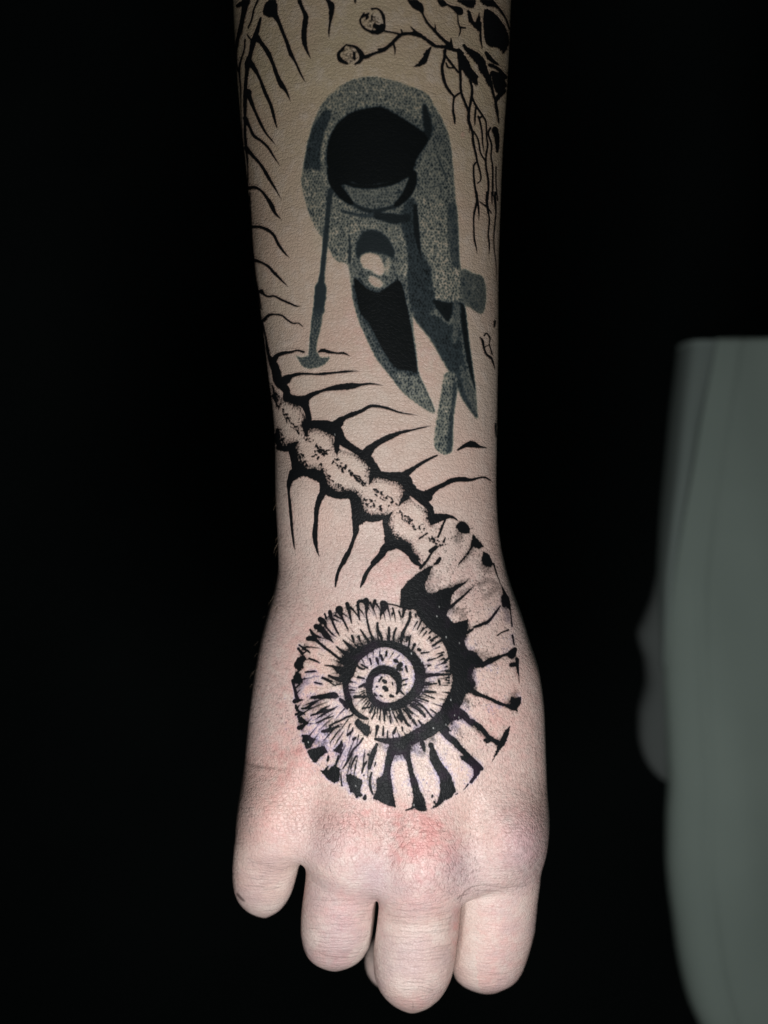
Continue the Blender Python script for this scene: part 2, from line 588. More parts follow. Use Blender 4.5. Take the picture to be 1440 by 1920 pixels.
F_.lines(ink_spine, """
-20,850,45 110,780,50 180,750,40 270,715,22 350,700,14 440,680,14 520,664,4
60,1100,50 160,1110,55 240,1110,60 300,1150,80 330,1220,50
270,1110,60 330,1070,45 410,1015,30 480,975,25 540,945,18 575,930,14
350,1250,50 430,1280,60 500,1310,60
480,1290,80 560,1230,45 640,1190,40 710,1155,40 800,1145,40 880,1150,25 960,1130,16 1010,1130,18 1075,1168,4
760,880,16 830,840,35 890,830,55 950,850,25 1028,862,6
330,1250,50 410,1310,65 475,1370,55 515,1420,50 530,1500,60 600,1490,60 680,1480,30 740,1500,16 765,1525,4
620,1560,18 600,1620,14 580,1670,6""")
F_.fills(ink_spine, "420,1270 540,1230 560,1260 500,1330 520,1400 440,1330\n520,1420 560,1470 640,1500 560,1550 510,1550")
G.lines(ink_spine, """
700,-10,60 640,100,45 590,200,35 570,280,35 555,375,16
1110,-10,70 1040,70,50 960,160,40 910,240,45 880,320,40 848,385,12""")
Hh.lines(ink_spine, "0,440,60 80,480,60 110,560,50 150,640,50 220,690,35")

for P in ["572,794,10 573,806,8 576,818,2", "634,822,12 631,840,8 632,853,2", "702,872,12 697,894,8 692,908,2", "772,916,14 758,934,8 748,948,2", "547,836,10 554,832,6 560,828,2",
          "600,892,9 602,884,5 606,878,2", "662,938,9 666,928,5 670,922,2", "724,974,9 730,966,5 736,960,2", "512,742,5 516,752,3", "786,1010,3 800,1000,2"]:
    stroke(ink_spine, parse(P), 1, .15)
# stippling on the vertebrae
SPINE_BODY = [(506, 720), (528, 745), (560, 760), (580, 790), (620, 805), (632, 838), (690, 862), (706, 890), (752, 905), (775, 940), (805, 960), (812, 985),
              (835, 1000), (800, 1055), (765, 1035), (735, 1010), (722, 975), (680, 965), (662, 930), (612, 915), (600, 890), (560, 870), (552, 840), (520, 830), (518, 780)]
body_sl, body_cov = inside(SPINE_BODY)
body_mask = sheet(); body_mask[body_sl] = body_cov
k = 33
blur = ink_spine[660 * 1:1, :0]


def gauss(img, sig):
    F = np.fft.rfft2(img)
    fy = np.fft.fftfreq(img.shape[0])[:, None]; fx = np.fft.rfftfreq(img.shape[1])[None, :]
    F *= np.exp(-2 * (math.pi * sig)**2 * (fy**2 + fx**2))
    return np.fft.irfft2(F, s=img.shape).astype(np.float32)


near = gauss(ink_spine, 7.5 * Q)
st = (worm + 0.6 * fine > 1.7 - 5.6 * near) & (near > 0.06)
ink_spine = np.maximum(ink_spine, .35 * np.clip(near * 3 - .35, 0, 1) * body_mask * np.clip(1 + .6 * soft, 0, 2))
ink_spine = np.maximum(ink_spine, gauss((st * body_mask).astype(np.float32), 0.6) * 0.9)


def worms(img, a, c, wid, n, r=(0.8, 1.7), d=0.95):
    """short curly needle marks along a traced axis"""
    a = np.array(a, float); c = np.array(c, float)
    u = (c - a) / np.linalg.norm(c - a); v = np.array([-u[1], u[0]])
    for _ in range(n):
        t = rng.random(); o = rng.normal(0, 0.42) * wid
        p = a + (c - a) * t + v * o
        ang = math.atan2(u[1], u[0]) + rng.normal(0, 0.7)
        L = rng.uniform(0.5, 5.5)
        w = rng.uniform(*r) * 1.9
        q = p + L * np.array([math.cos(ang), math.sin(ang)])
        m = (p + q) / 2 + rng.normal(0, 1.0, 2)
        stroke(img, [(p[0], p[1], w), (m[0], m[1], w * 1.1), (q[0], q[1], w * 0.7)], d, 0.1)


for (a, c, wid, n) in [((518, 735), (524, 765), 4, 14), ((528, 768), (562, 812), 5, 34), ((570, 817), (600, 845), 6, 26), ((596, 842), (612, 850), 10, 26), ((590, 850), (602, 874), 4, 10),
                       ((624, 864), (684, 908), 7, 70), ((698, 918), (742, 946), 8, 32), ((744, 956), (792, 998), 9, 40), ((798, 1002), (832, 1026), 8, 24),
                       ((614, 890), (645, 918), 6, 18), ((672, 934), (715, 955), 8, 24), ((726, 990), (770, 1030), 10, 40), ((560, 850), (575, 872), 6, 16), ((523, 805), (532, 830), 5, 14)]:
    worms(ink_spine, a, c, wid, n)

# ---- branch with berries on the right of the forearm
def thick(sh, txt, k):
    for ln in txt.strip().split('\n'):
        stroke(ink_branch, [(a_, b_, c_ * k) for a_, b_, c_ in sh.conv(ln)], 1.0, .12)


thick(A, """
1100,400,10 1060,440,14 1030,490,25 1050,540,28 1110,570,16
1110,405,14 1180,420,18 1235,480,35 1230,540,28 1180,575,14
1170,470,20 1175,530,18
1080,420,16 1060,455,22
1230,510,20 1280,515,20 1340,490,12 1400,465,16 1440,445,30
1330,80,14 1380,75,12 1420,110,16 1440,170,22
1260,115,12 1225,180,14 1250,240,16 1300,275,18 1370,290,30 1430,270,30
1290,150,25 1280,170,12
1330,140,14 1330,180,10
1360,230,30 1400,250,40 1420,220,16
1240,150,20 1300,120,14""", 1.25)
thick(B, """
80,75,12 140,80,12 180,130,20 195,200,16 185,260,25 130,290,20
200,280,14 270,290,14 330,305,16 360,300,14
0,515,25 60,495,22 130,470,20 190,445,28 250,400,25 300,350,25 350,310,25 420,300,22 500,310,30 560,345,22 620,390,28 660,415,22 740,420,25 800,440,25 860,455,20
135,440,12 190,440,18
275,380,14 290,440,14 290,490,6
345,265,10 360,300,18
430,235,6 470,280,18 500,305,20
415,-10,25 480,40,60 520,70,45 540,120,16 580,200,18 630,255,20 680,310,22 740,370,22 790,410,30
650,210,5 655,260,14
795,340,6 795,380,20 790,420,40
690,-10,35 720,30,40 760,40,16 800,60,20 860,90,50 880,110,45
855,130,8 860,200,10 880,270,12 865,325,6
880,245,16 930,250,10
740,450,22 735,520,22 715,600,20 725,690,22 750,770,20 790,830,18 820,870,16 815,930,14 815,1000,16 825,1060,18 830,1112,10
745,500,16 790,560,18 830,610,16 860,650,14
750,565,12 770,605,14 820,610,10
865,450,30 875,600,22 880,700,20 885,820,18 920,920,18 950,1000,18 955,1090,22 985,1180,18 995,1280,18 1020,1390,16 1030,1450,14 1060,1560,12 1060,1620,10 1030,1650,8
885,830,12 850,850,14 820,880,14
1030,1450,12 1000,1490,14 1000,1580,14 1010,1680,16 1030,1780,16 1020,1850,16 1000,1920,14
1020,1760,14 1040,1860,12 1045,1920,12
965,720,18 985,800,18 975,900,20 960,980,16 955,1090,16
985,880,14 1020,950,16 1080,1040,14 1110,1100,12 1115,1230,12 1125,1300,14 1110,1400,14 1110,1500,14 1130,1620,16 1130,1720,14 1120,1820,16 1130,1920,14
1020,950,14 1010,1050,14 1010,1120,8
1040,1045,14 1060,1110,14 1075,1200,12 1080,1290,10 1095,1360,5
1000,1180,10 1040,1260,12 1060,1370,12 1105,1450,10
960,1090,10 960,1190,5
1050,1060,16 1080,1040,12
1150,1150,16 1130,1200,12 1160,1300,14 1155,1400,12 1170,1500,12 1170,1640,14 1170,1760,12
1190,1160,40 1210,1250,35 1210,1360,18
1200,1500,10 1200,1650,10 1215,1800,10
1180,1760,10 1200,1920,10
1060,1820,8 1120,1860,10 1160,1920,8
1065,200,10 1060,330,16 1075,430,8
1140,-10,30 1230,80,20 1290,170,14 1320,260,12
1110,470,25 1150,530,30 1220,580,14
1140,580,25 1220,620,25 1280,690,30
1170,660,40 1230,700,50 1280,770,30
1190,700,40 1230,800,60 1260,820,40 1200,900,25 1210,1000,20 1225,1100,12
970,620,16 1030,690,20
1140,680,20 1165,800,20 1190,900,14""", 1.22)
B.fills(ink_branch, """
625,415 600,430 560,470 530,530 490,575 450,602 520,595 570,570 600,500
900,390 960,430 1050,480 1110,560 1140,680 1160,780 1130,770 1090,690 1050,640 1030,580 960,500 920,450
865,445 900,460 960,560 990,620 1030,690 1035,770 990,740 940,690 890,620 865,530
1090,100 1150,90 1220,150 1290,250 1320,350 1310,420 1270,480 1220,430 1150,420 1110,380 1090,280
850,-10 1010,-10 1000,70 930,60
945,90 975,110 1010,200 1050,110 1060,150 1060,290 1000,240 955,190
1050,-10 1140,-10 1210,60 1100,50""", smooth=True)
D.lines(ink_branch, """
1020,0,25 1030,60,20 1015,140,18 1000,220,16 1000,320,14 1005,420,16 1020,490,12 1032,555,4
1035,60,14 1045,160,14 1047,255,4
1120,0,20 1115,90,20 1130,180,16 1140,260,16 1130,380,14 1140,470,14 1140,565,4
1050,80,8 1110,130,12
1160,0,12 1165,100,12
1190,0,18 1200,150,14 1190,280,14 1180,400,12 1185,520,10 1200,640,8 1205,800,5
1055,1305,8 1080,1340,22 1090,1400,18 1115,1460,20 1160,1500,20 1192,1592,6
1095,1290,14 1115,1270,12 1145,1310,14 1140,1360,8
1140,1370,12 1165,1460,14
1090,1400,12 1140,1370,8
1190,1160,20 1185,1210,16""")
F_.lines(ink_branch, "1100,640,14 1100,680,18 1105,760,10")

for (bx, by) in ((655, 102), (697, 40)):
    for _ in range(60):
        a_, r_ = rng.uniform(0, 6.28), 17 * rng.random()**.5
        x, y = bx + r_ * math.cos(a_), by + r_ * .85 * math.sin(a_)
        if (x - bx + y - by) > -8 or rng.random() < .3:
            stroke(ink_branch, [(x, y, 1.8), (x + rng.normal(0, 2), y + rng.normal(0, 2), 1.4)], .85)

# ---- ammonite on the back of the hand
ring = """744,1300,4 748,1290,8 746,1272,12 732,1258,14 712,1256,14 698,1266,12 692,1284,11 694,1304,11 706,1318,11 724,1325,13 745,1322,14 768,1308,15 784,1288,17 788,1262,17 778,1238,16 758,1219,14 735,1209,12 712,1208,11 690,1216,15 668,1232,17 653,1258,15 648,1285,10 653,1310,10 663,1332,9 678,1344,8 690,1348,4"""
stroke(ink_shell, parse(ring), 1.0, 0.12)
stroke(ink_shell, parse("650,1226,4 660,1240,16 652,1262,20 646,1275,8"), 1.0, 0.12)
stroke(ink_shell, parse("704,1386,5 730,1390,11 760,1390,15 790,1381,15 815,1365,18 838,1343,22 853,1315,24 863,1286,26 867,1260,30 863,1235,32 852,1207,30 837,1181,32 814,1162,34 792,1146,22"), 1.0, 0.08)
G.lines(ink_shell, """
695,580,48 710,630,42 725,700,30 745,805,12
820,560,30 825,650,25 840,765,16
820,550,30 880,545,40 920,540,50 925,600,45 920,700,20 935,800,22 960,900,25 1000,1000,30 1010,1060,30
1020,540,35 1005,600,25 1005,655,10
1100,560,30 1130,590,80 1120,640,60 1090,700,25 1085,765,8
1120,570,20 1250,590,18 1340,620,20 1440,640,20
600,640,90 620,700,40 650,770,22 690,850,20 712,890,8
490,670,50 510,740,25 540,830,25 580,910,22 612,965,6
430,690,20 450,750,25
375,755,56 430,800,46 450,850,25 520,930,20 572,970,6
320,840,50 400,880,56 450,950,60 500,1000,30 535,1035,8
260,880,25 300,940,30 370,970,25
235,985,56 300,985,50 350,1020,30 430,1090,30 500,1140,28 600,1220,30 690,1260,50
130,1060,20 200,1110,25 260,1150,16
120,1100,30 170,1170,30
250,1220,25 310,1240,25 375,1272,12
430,1300,16 520,1310,25 600,1350,60 680,1370,70
200,1380,18 300,1370,25 335,1372,10
480,1420,25 550,1450,35 620,1470,50 690,1490,50
390,1450,12 460,1480,16 560,1540,12
310,1500,25 400,1520,16
650,1010,16 700,1060,25 760,1130,40 800,1170,40
570,1080,20 640,1140,25 720,1180,40
750,950,25 775,1020,25
830,960,30 850,1010,10
850,880,16 890,940,25 930,1000,25 960,1050,30
810,1060,20 850,1110,35
1050,800,25 1055,880,30 1090,960,30 1110,1030,20
1185,850,25 1185,930,28 1190,1020,20
1270,860,20 1240,950,25 1240,1020,16
1225,690,25 1220,720,12
1360,640,30 1340,740,18
1440,730,25 1380,850,25 1340,920,25 1320,1020,25
1410,970,30 1390,1020,20
960,1220,25 980,1290,18
1040,1220,30 1060,1285,22
1090,1180,25 1110,1240,30
1155,1140,25 1155,1190,20
860,1290,20 930,1330,25
780,1280,20 860,1340,25 900,1340,16
1100,1440,25 1065,1490,20
1120,1480,40 1145,1495,36
1040,1550,30 1050,1552,24
1130,1560,45 1160,1585,40 1140,1600,16
1225,1500,18 1230,1530,16
1020,1645,30 1040,1655,24
1080,1655,22 1105,1665,20
1205,1655,36 1235,1665,30
1250,1240,40 1290,1260,30
1320,1290,50 1290,1330,40 1340,1350,30
1380,1310,25 1400,1380,20
1340,1480,25 1400,1460,20
1350,1530,20 1390,1520,25
1320,1600,25 1360,1640,20""", jit=0.14)
J.fills(ink_shell, """
60,60 100,10 160,60 180,110 130,150 70,130
115,540 170,530 220,590 330,610 220,620 130,600
160,740 250,740 310,800 250,880 200,880
220,930 330,890 430,870 470,940 390,1000 320,1080 260,1010
530,920 600,860 630,800 650,830 640,900 620,960 560,940
780,590 820,545 880,600 970,640 960,730 930,770 880,720 800,640
370,1160 470,1160 540,1090 620,1150 600,1280 540,1310 450,1240
680,1210 740,1200 880,1280 850,1390 880,1460 820,1470 740,1400 700,1300
1040,1260 1120,1210 1150,1000 1180,880 1185,1000 1205,1200 1240,1450 1270,1600 1150,1560 1000,1490 1040,1400
1190,850 1400,830 1440,860 1440,1150 1400,1060 1350,970 1260,970 1230,1040 1200,1180 1170,1000""", smooth=False)
J.lines(ink_shell, """
80,170,20 95,250,25 130,330,18
280,300,30 380,290,45 470,280,60 540,275,65 590,290,20
160,430,20 230,420,30 290,370,30 345,348,10
90,420,25 130,470,20 200,500,12
270,510,20 340,490,25 420,460,30 545,438,14
330,600,16 420,560,20 535,518,14
480,630,14 600,580,20 690,530,25 760,510,20
400,700,30 500,680,40 560,650,25 642,640,6
700,740,30 760,690,20
770,790,35 800,770,18
880,780,25 830,850,20 760,920,25 720,1010,28 680,1080,22 640,1142,12
800,990,25 760,1060,20 735,1140,18
925,1050,16 880,1130,25 868,1195,12
890,1215,20 900,1210,16
940,970,28 945,975,24
475,990,30 465,1040,25
590,980,16 570,1060,22 560,1100,20
1040,850,25 1010,930,50 980,1020,50 955,1125,36
985,1180,18 960,1280,26 975,1380,26 1000,1440,16
1030,1060,18 1015,1110,14
1000,400,30 960,480,25
1020,480,25 985,550,18
1140,450,20 1130,570,22
1075,520,14 1070,560,14
1190,520,18 1210,605,20
1250,520,20 1285,585,16
1310,450,30 1335,560,28
1380,440,30 1440,540,32
1050,640,40 1035,730,22
1120,640,16 1115,745,25
1170,690,14 1165,790,20
1270,650,20 1240,720,30
1340,650,25 1345,690,16
1380,600,20 1435,635,25
820,60,30 895,78,18
700,210,25 785,216,14
830,180,20 900,150,36
780,290,40 920,290,22
870,430,25 960,410,14
720,120,16 790,120,12
610,320,30 660,370,50 700,430,30
400,60,20 520,110,18
640,610,10 560,640,14""", jit=0.14)
Hh.fills(ink_shell, """
10,960 80,870 200,770 300,710 370,690 330,750 300,830 270,900 290,980 340,1010 430,970 520,980 620,940 560,1020 545,1110 560,1150 520,1170 500,1260 500,1320 620,1310 740,1270 730,1350 720,1440 690,1500 680,1600 760,1610 820,1640 900,1730 1000,1720 900,1800 800,1800 780,1860 540,1860 530,1700 500,1600 450,1500 420,1400 330,1320 240,1220 150,1170 0,1140
600,270 650,215 700,220 760,290 750,350 690,350 640,330
790,350 910,490 860,520 790,490 740,570 700,620 640,690 620,690 700,590 760,510
900,540 960,570 1010,670 980,720 900,690 880,640""", smooth=False)
Hh.lines(ink_shell, """
220,720,30 290,640,25 340,560,20 400,500,16 430,480,6
470,440,25 492,385,8
330,540,40 390,490,36
440,980,40 560,960,50 620,920,40 700,880,16 748,825,5
560,1130,30 640,1060,25 720,990,20 805,905,6
410,385,22 440,320,20 470,240,20 490,200,20
340,200,80 400,170,70 480,170,55 550,165,25 622,207,8
1010,670,20 1040,770,14 1070,850,10 1100,920,12 1130,1000,36 1150,1080,60 1190,1180,18 1210,1350,16
1120,1030,50 1120,1130,36
1215,1450,20 1235,1550,14
1240,1600,50 1200,1660,80
1260,1700,36 1275,1860,18
800,1360,25 880,1330,30 960,1290,30 1040,1190,25 1085,1125,8
720,1420,35 790,1380,20
1050,1450,16 1100,1415,14 1170,1390,20
900,1760,50 1030,1700,45 1100,1670,25 1200,1640,40
430,620,40 400,660,30 370,680,20
50,1170,25 30,1255,16
110,1200,30 100,1290,25 60,1370,20 30,1470,18 10,1540,14
170,1220,22 172,1250,16
240,1270,22 185,1390,12
330,1330,20 275,1365,18
370,1370,20 315,1425,22
400,1460,25 325,1505,16
450,1500,30 345,1562,14
430,1570,14 380,1592,12
470,1630,18 395,1652,12
520,1700,30 465,1742,14
110,1450,20 90,1590,20
160,1540,30 135,1600,20
200,1600,35 220,1610,30
230,1640,20 315,1628,14
300,1720,20 415,1688,10
300,1780,25 335,1768,16
500,1840,25 560,1830,20""", jit=0.14)
I_.fills(ink_shell, """
560,-10 780,-10 760,80 780,200 820,240 790,300 840,340 700,350 620,400 600,480 640,540 700,600 640,640 560,640 500,680 560,760 480,760 380,700 300,720 100,830 0,860 0,830 200,720 330,640 430,540 500,400 540,340 570,200
1200,380 1250,400 1310,380 1310,460 1270,510 1280,550 1220,530 1190,480
1195,690 1180,790 1140,890 1060,990 980,1120 1010,1040 1050,930 1080,860 1120,770
890,1160 830,1260 770,1330 745,1310 800,1230 790,1160 720,1100 660,1060 640,1010 760,1060 820,1080
440,1260 540,1260 610,1400 560,1470 480,1510 400,1580 330,1600 400,1530 430,1430
150,1430 210,1380 270,1490 295,1625 200,1620 130,1580""", smooth=False)
I_.lines(ink_shell, """
1270,-20,30 1275,60,18 1280,140,14 1290,230,6
1200,40,40 1260,30,40
800,340,50 880,370,36 980,410,32 1060,450,36 1140,475,32 1220,500,56
600,530,60 680,570,60 740,640,55 820,680,50 890,740,45 950,810,45 1020,860,45 1090,900,50
460,740,70 520,820,60 580,860,66 640,930,56 700,990,50 760,1050,50 820,1110,60 880,1160,40
330,900,46 350,960,46 370,1050,84 410,1130,84 460,1200,94 500,1280,104 530,1360,100
735,1330,18 688,1392,8
600,1440,14 625,1428,10
20,880,64 70,1000,60 100,1100,50 120,1200,50 150,1300,60 180,1420,70
60,1610,14 130,1590,20
240,880,56 265,970,26
280,150,30 400,145,30 545,140,22
260,250,25 400,240,18
270,320,25 385,332,16
190,390,18 305,432,20
240,350,14 375,402,16
100,450,20 180,500,30 250,570,30 272,605,16
160,420,20 260,500,18 345,605,18
50,480,25 135,565,20
0,520,25 30,600,30 92,695,20
-20,600,25 20,650,25
140,640,30 182,695,20
200,640,20 252,705,20
330,520,14 405,572,18
420,210,28 430,245,24
490,200,20 530,210,18
350,1450,20 345,1470,16
370,1520,24 375,1530,20
920,850,30 960,860,40 930,880,14""", jit=0.14)
G.lines(ink_shell, "60,1480,40 75,1580,22 100,1680,30 130,1720,20\n90,1770,25 120,1830,22 190,1860,14", jit=0.14)

G.fills(ink_shell, '''
70,1290 110,1210 190,1180 215,1220 180,1290 190,1330 130,1360 80,1330
60,1440 90,1390 150,1400 165,1450 160,1510 110,1530 70,1490
640,1180 760,1250 740,1330 720,1420 640,1420 610,1360 680,1330 620,1250''', smooth=False)


def polar(t, r):
    t = math.radians(t)
    return 716 + r * math.cos(t), 1286 - r * math.sin(t)


T_ = [0, 45, 75, 90, 135, 160, 180, 205, 225, 250]
RI = [82, 80, 82, 84, 84, 82, 76, 80, 92, 108]
RO = [128, 130, 150, 160, 160, 163, 165, 175, 188, 215]
t = -8.0
while t < 250:
    ri, ro = np.interp(t, T_, RI), np.interp(t, T_, RO)
    w = ro - ri
    lean = 7 * (t > 60)
    if rng.random() < .5:
        l = rng.uniform(.15, .45) * w
        stroke(ink_shell, [polar(t, ri - 3) + (2.4,), polar(t + .3 * lean, ri + l * .5) + (1.7,), polar(t + .6 * lean, ri + l) + (.7,)], 1, .14)
    if rng.random() < (.8 if t < 200 else .4):
        l = rng.uniform(.12, .5) * w
        a = t + 2 + lean
        stroke(ink_shell, [polar(a, ro - 1.5) + (rng.uniform(2.5, 5),), polar(a - .3 * lean, ro - l * .5) + (2.4,), polar(a - .6 * lean, ro - l) + (.7,)], 1, .14)
    if rng.random() < .45:
        m = ri + w * rng.uniform(.3, .7)
        stroke(ink_shell, [polar(t + lean * .5, m) + (1.4,), polar(t + lean * .6, m + rng.uniform(4, 16)) + (1.0,)], .9, .14)
    t += rng.uniform(3.2, 5.6)
for t in np.arange(188, 262, 4.2):
    ri = np.interp(t, T_, RI) + 4; ro = np.interp(t, T_, RO)
    a = rng.uniform(.0, .35); c = a + rng.uniform(.3, .6)
    w = ro - ri
    stroke(ink_shell, [polar(t, ri + a * w) + (1.4,), polar(t + 1, ri + (a + c) / 2 * w) + (rng.uniform(2.4, 4.2),), polar(t + 2, ri + min(c, .95) * w) + (1.2,)], rng.uniform(.75, 1), .2)
    if rng.random() < .6:
        stroke(ink_shell, [polar(t + 2, ro - 1) + (rng.uniform(4, 8),), polar(t + 2, ro - rng.uniform(8, 20)) + (2.5,)], 1, .2)
for _ in range(420):
    x, y = polar(rng.uniform(185, 262), rng.uniform(125, 205))
    stamp(ink_shell, (x - SX) * Q, y * Q, rng.uniform(.8, 1.9), rng.uniform(.4, .9))
for t in np.arange(195, 372, 6.5):
    ri = np.interp(t, [195, 270, 372], [34, 44, 82]); ro = np.interp(t, [195, 230, 270, 372], [68, 82, 100, 128])
    stroke(ink_shell, [polar(t, ri) + (2.6,), polar(t + 1, ri + (ro - ri) * rng.uniform(.3, .6)) + (1.0,)], 1, .14)
    if rng.random() < .6:
        stroke(ink_shell, [polar(t + 3, ro) + (2.6,), polar(t + 3, ro - (ro - ri) * rng.uniform(.2, .5)) + (.9,)], 1, .14)
for t in np.arange(60, 200, 11):
    stroke(ink_shell, [polar(t, 66) + (2.2,), polar(t + 4, rng.uniform(46, 56)) + (1.0,)], 1, .14)

# shell shading: needle dots fading away from the black parts, inside the traced outline
SHELL = [(742, 1130), (686, 1121), (640, 1140), (600, 1168), (572, 1203), (556, 1248), (550, 1290), (555, 1335), (562, 1380), (578, 1414), (592, 1434), (618, 1466),
         (650, 1488), (690, 1508), (745, 1518), (792, 1523), (830, 1508), (862, 1484), (900, 1442), (932, 1400), (957, 1362), (975, 1325), (974, 1280), (970, 1230),
         (962, 1180), (950, 1130), (935, 1080), (908, 1025), (882, 985), (862, 974), (845, 990), (815, 1030), (790, 1065), (760, 1095), (748, 1120)]
shell_sl, shell_cov = inside(SHELL)
shell_mask = sheet(); shell_mask[shell_sl] = shell_cov
near = gauss(ink_shell, 6.0 * Q)
shade = sheet()
for P in ["850,900,60 950,850,60 1050,890,50", "900,1040,60 1000,970,60 1070,930,50", "640,330,70 620,440,70", "1180,1180,50 1150,1280,60", "340,760,70 320,900,70 360,1000,60", "560,1180,90 660,1200,80 700,1250,60",
          "730,1340,60 700,1480,60", "800,1620,60 950,1680,60", "790,460,50 700,640,50", "420,980,50 620,890,50 740,850,40", "880,700,60 980,760,40", "250,600,50 330,540,50 420,430,40", "420,280,60 480,180,40", "640,1000,50 760,930,40", "1130,1120,60 1180,1250,50"]:
    stroke(shade, Hh.conv(P), 0.75, 0.1)
for P in ["780,100,60 800,300,60", "640,360,70 720,440,60", "540,660,60 650,760,50", "120,900,70 180,980,60 260,1000,50", "280,780,60 380,860,50", "1180,450,60 1250,330,60", "640,560,50 900,800,50"]:
    stroke(shade, I_.conv(P), 0.8, 0.1)
for P in ["1240,1010,60 1330,1000,60", "560,130,50 680,100,60", "1080,860,60 1150,900,50", "300,800,60 430,840,60", "430,700,60 540,660,50", "950,1200,50 980,1350,50", "130,200,60 200,120,50"]:
    stroke(shade, J.conv(P), 0.7, 0.1)
for P in ["660,1160,80 760,1100,80 900,1020,70 1050,1000,60", "600,1260,70 640,1400,70", "260,860,60 420,760,60 560,680,50", "140,1130,60 200,1060,60", "150,1460,50 230,1500,50", "1280,1000,60 1440,960,60"]:
    stroke(shade, G.conv(P), 0.8, 0.1)
shade = np.clip(gauss(shade, 2.5 * Q), 0, 1)
st = (worm * 0.5 + fine > 2.0 - 3.4 * near - 1.9 * shade) & (near + shade > 0.10)
ink_shell = np.maximum(ink_shell, 0.62 * shade * shell_mask * np.clip(.8 + .45 * fine, 0, 1.6))
ink_shell = np.maximum(ink_shell, gauss((st * shell_mask).astype(np.float32), 0.7) * 0.85)
for _ in range(1900):
    x, y = rng.uniform(750, 980), rng.uniform(970, 1510)
    if shell_mask[int(y * Q), int((x - SX) * Q)] > .5 and math.hypot(x - 716, y - 1286) > 150:
        stamp(ink_shell, (x - SX) * Q, y * Q, rng.uniform(.8, 1.9), rng.uniform(.4, .95))
for (x, y, rx, ry, n) in [(832, 1105, 22, 26, 70), (862, 1150, 16, 14, 60), (905, 1095, 30, 16, 60), (858, 1008, 18, 10, 60), (886, 1035, 14, 12, 40), (876, 1320, 12, 10, 40),
                          (786, 1400, 12, 12, 50), (858, 1375, 14, 14, 40), (912, 1068, 14, 14, 40), (790, 1100, 14, 20, 40), (600, 1395, 20, 14, 60), (880, 1165, 40, 60, 60), (905, 1330, 40, 40, 40), (915, 1225, 30, 30, 40), (850, 1070, 40, 30, 60)]:
    for _ in range(n):
        stamp(ink_shell, (x + rng.normal(0, rx * .6) - SX) * Q, (y + rng.normal(0, ry * .6)) * Q, rng.uniform(0.9, 2.0), rng.uniform(.6, 1))
grey_soft = sheet()
for P in (["850,900,60 950,850,60 1050,890,50", "900,1040,60 1000,970,60 1070,930,50", "640,330,60 620,420,60", "1180,1180,50 1150,1250,50", "400,900,60 420,800,50"]):
    stroke(grey_soft, Hh.conv(P), 0.45, 0.1)
grey_soft = gauss(grey_soft, 3.5) * np.clip(0.75 + 0.35 * fine, 0, 1.3)
ink_shell = np.maximum(ink_shell, np.clip(grey_soft, 0, 1) * shell_mask)

# ---- older grey tattoo: figure in a round helmet leaning on a pole
O = ink_old
FIG = [(605, 443), (587, 416), (576, 385), (566, 342), (570, 308), (582, 250), (593, 217), (607, 192), (628, 171), (649, 156), (672, 147), (700, 144), (722, 148), (749, 155), (780, 167),
       (801, 177), (815, 200), (830, 225), (842, 256), (848, 292), (853, 354), (855, 381), (859, 422), (861, 477), (865, 506), (888, 513), (904, 519), (911, 540), (910, 572), (905, 587), (895, 585),
       (884, 577), (873, 572), (875, 600), (882, 652), (888, 693), (892, 727), (896, 777), (894, 785), (881, 768), (867, 747), (858, 725), (845, 700), (826, 668), (805, 633), (780, 602), (774, 589), (775, 615), (780, 652), (785, 697), (796, 727), (810, 758), (815, 773), (804, 770),
       (783, 756), (756, 735), (731, 702), (707, 672), (687, 631), (670, 589), (660, 543), (652, 494), (638, 492), (628, 484), (617, 466)]
HANDLE = [(836, 700), (855, 702), (857, 729), (854, 754), (850, 785), (849, 827), (846, 846), (835, 852), (822, 846), (815, 834), (817, 806), (823, 764), (831, 722)]


dots = sheet()
for iy in range(int(740 / 5.0)):
    for ix in range(int(370 / 5.3)):
        x = 555 + (ix + .5 * (iy % 2)) * 5.3 + rng.normal(0, .95); y = 135 + iy * 5.0 + rng.normal(0, .95)
        r_ = rng.uniform(1.5, 2.5)
        stamp(dots, (x - SX) * Q, y * Q - .8, r_, 1.0, .5)
        stamp(dots, (x + rng.normal(0, .5) - SX) * Q, y * Q + .9, r_ * .9, 1.0, .5)


def tone(P, base, grain, contrast=1.0, smooth=True, wob=1.0, mode='max'):
    """needle-stippled tone inside a traced outline"""
    sl, a = inside(P, smooth, wob)
    a = np.pad(a, 8)
    a = np.clip(gauss(a, 1.9), 0, 1)[8:-8, 8:-8]
    k_ = 1.0 if base < 0.9 else 0.0
    dk_ = np.clip((base - .6) / .2, 0, 1)
    t = base - k_ * (0.10 + 0.55 * grain) * (1 - .8 * dk_) + k_ * dots[sl] * (0.13 + 1.7 * grain) * (1 - .45 * dk_) + k_ * (1 - .75 * dk_) * (0.05 * soft[sl] + 0.045 * mott[sl] + 0.03 * worm[sl])
    t = np.clip(t, 0.05, 1)
    w = O[sl]
    w[...] = w * (1 - a) + t * a


tone(FIG, 0.66, 0.20)
tone(HANDLE, 0.62, 0.26)
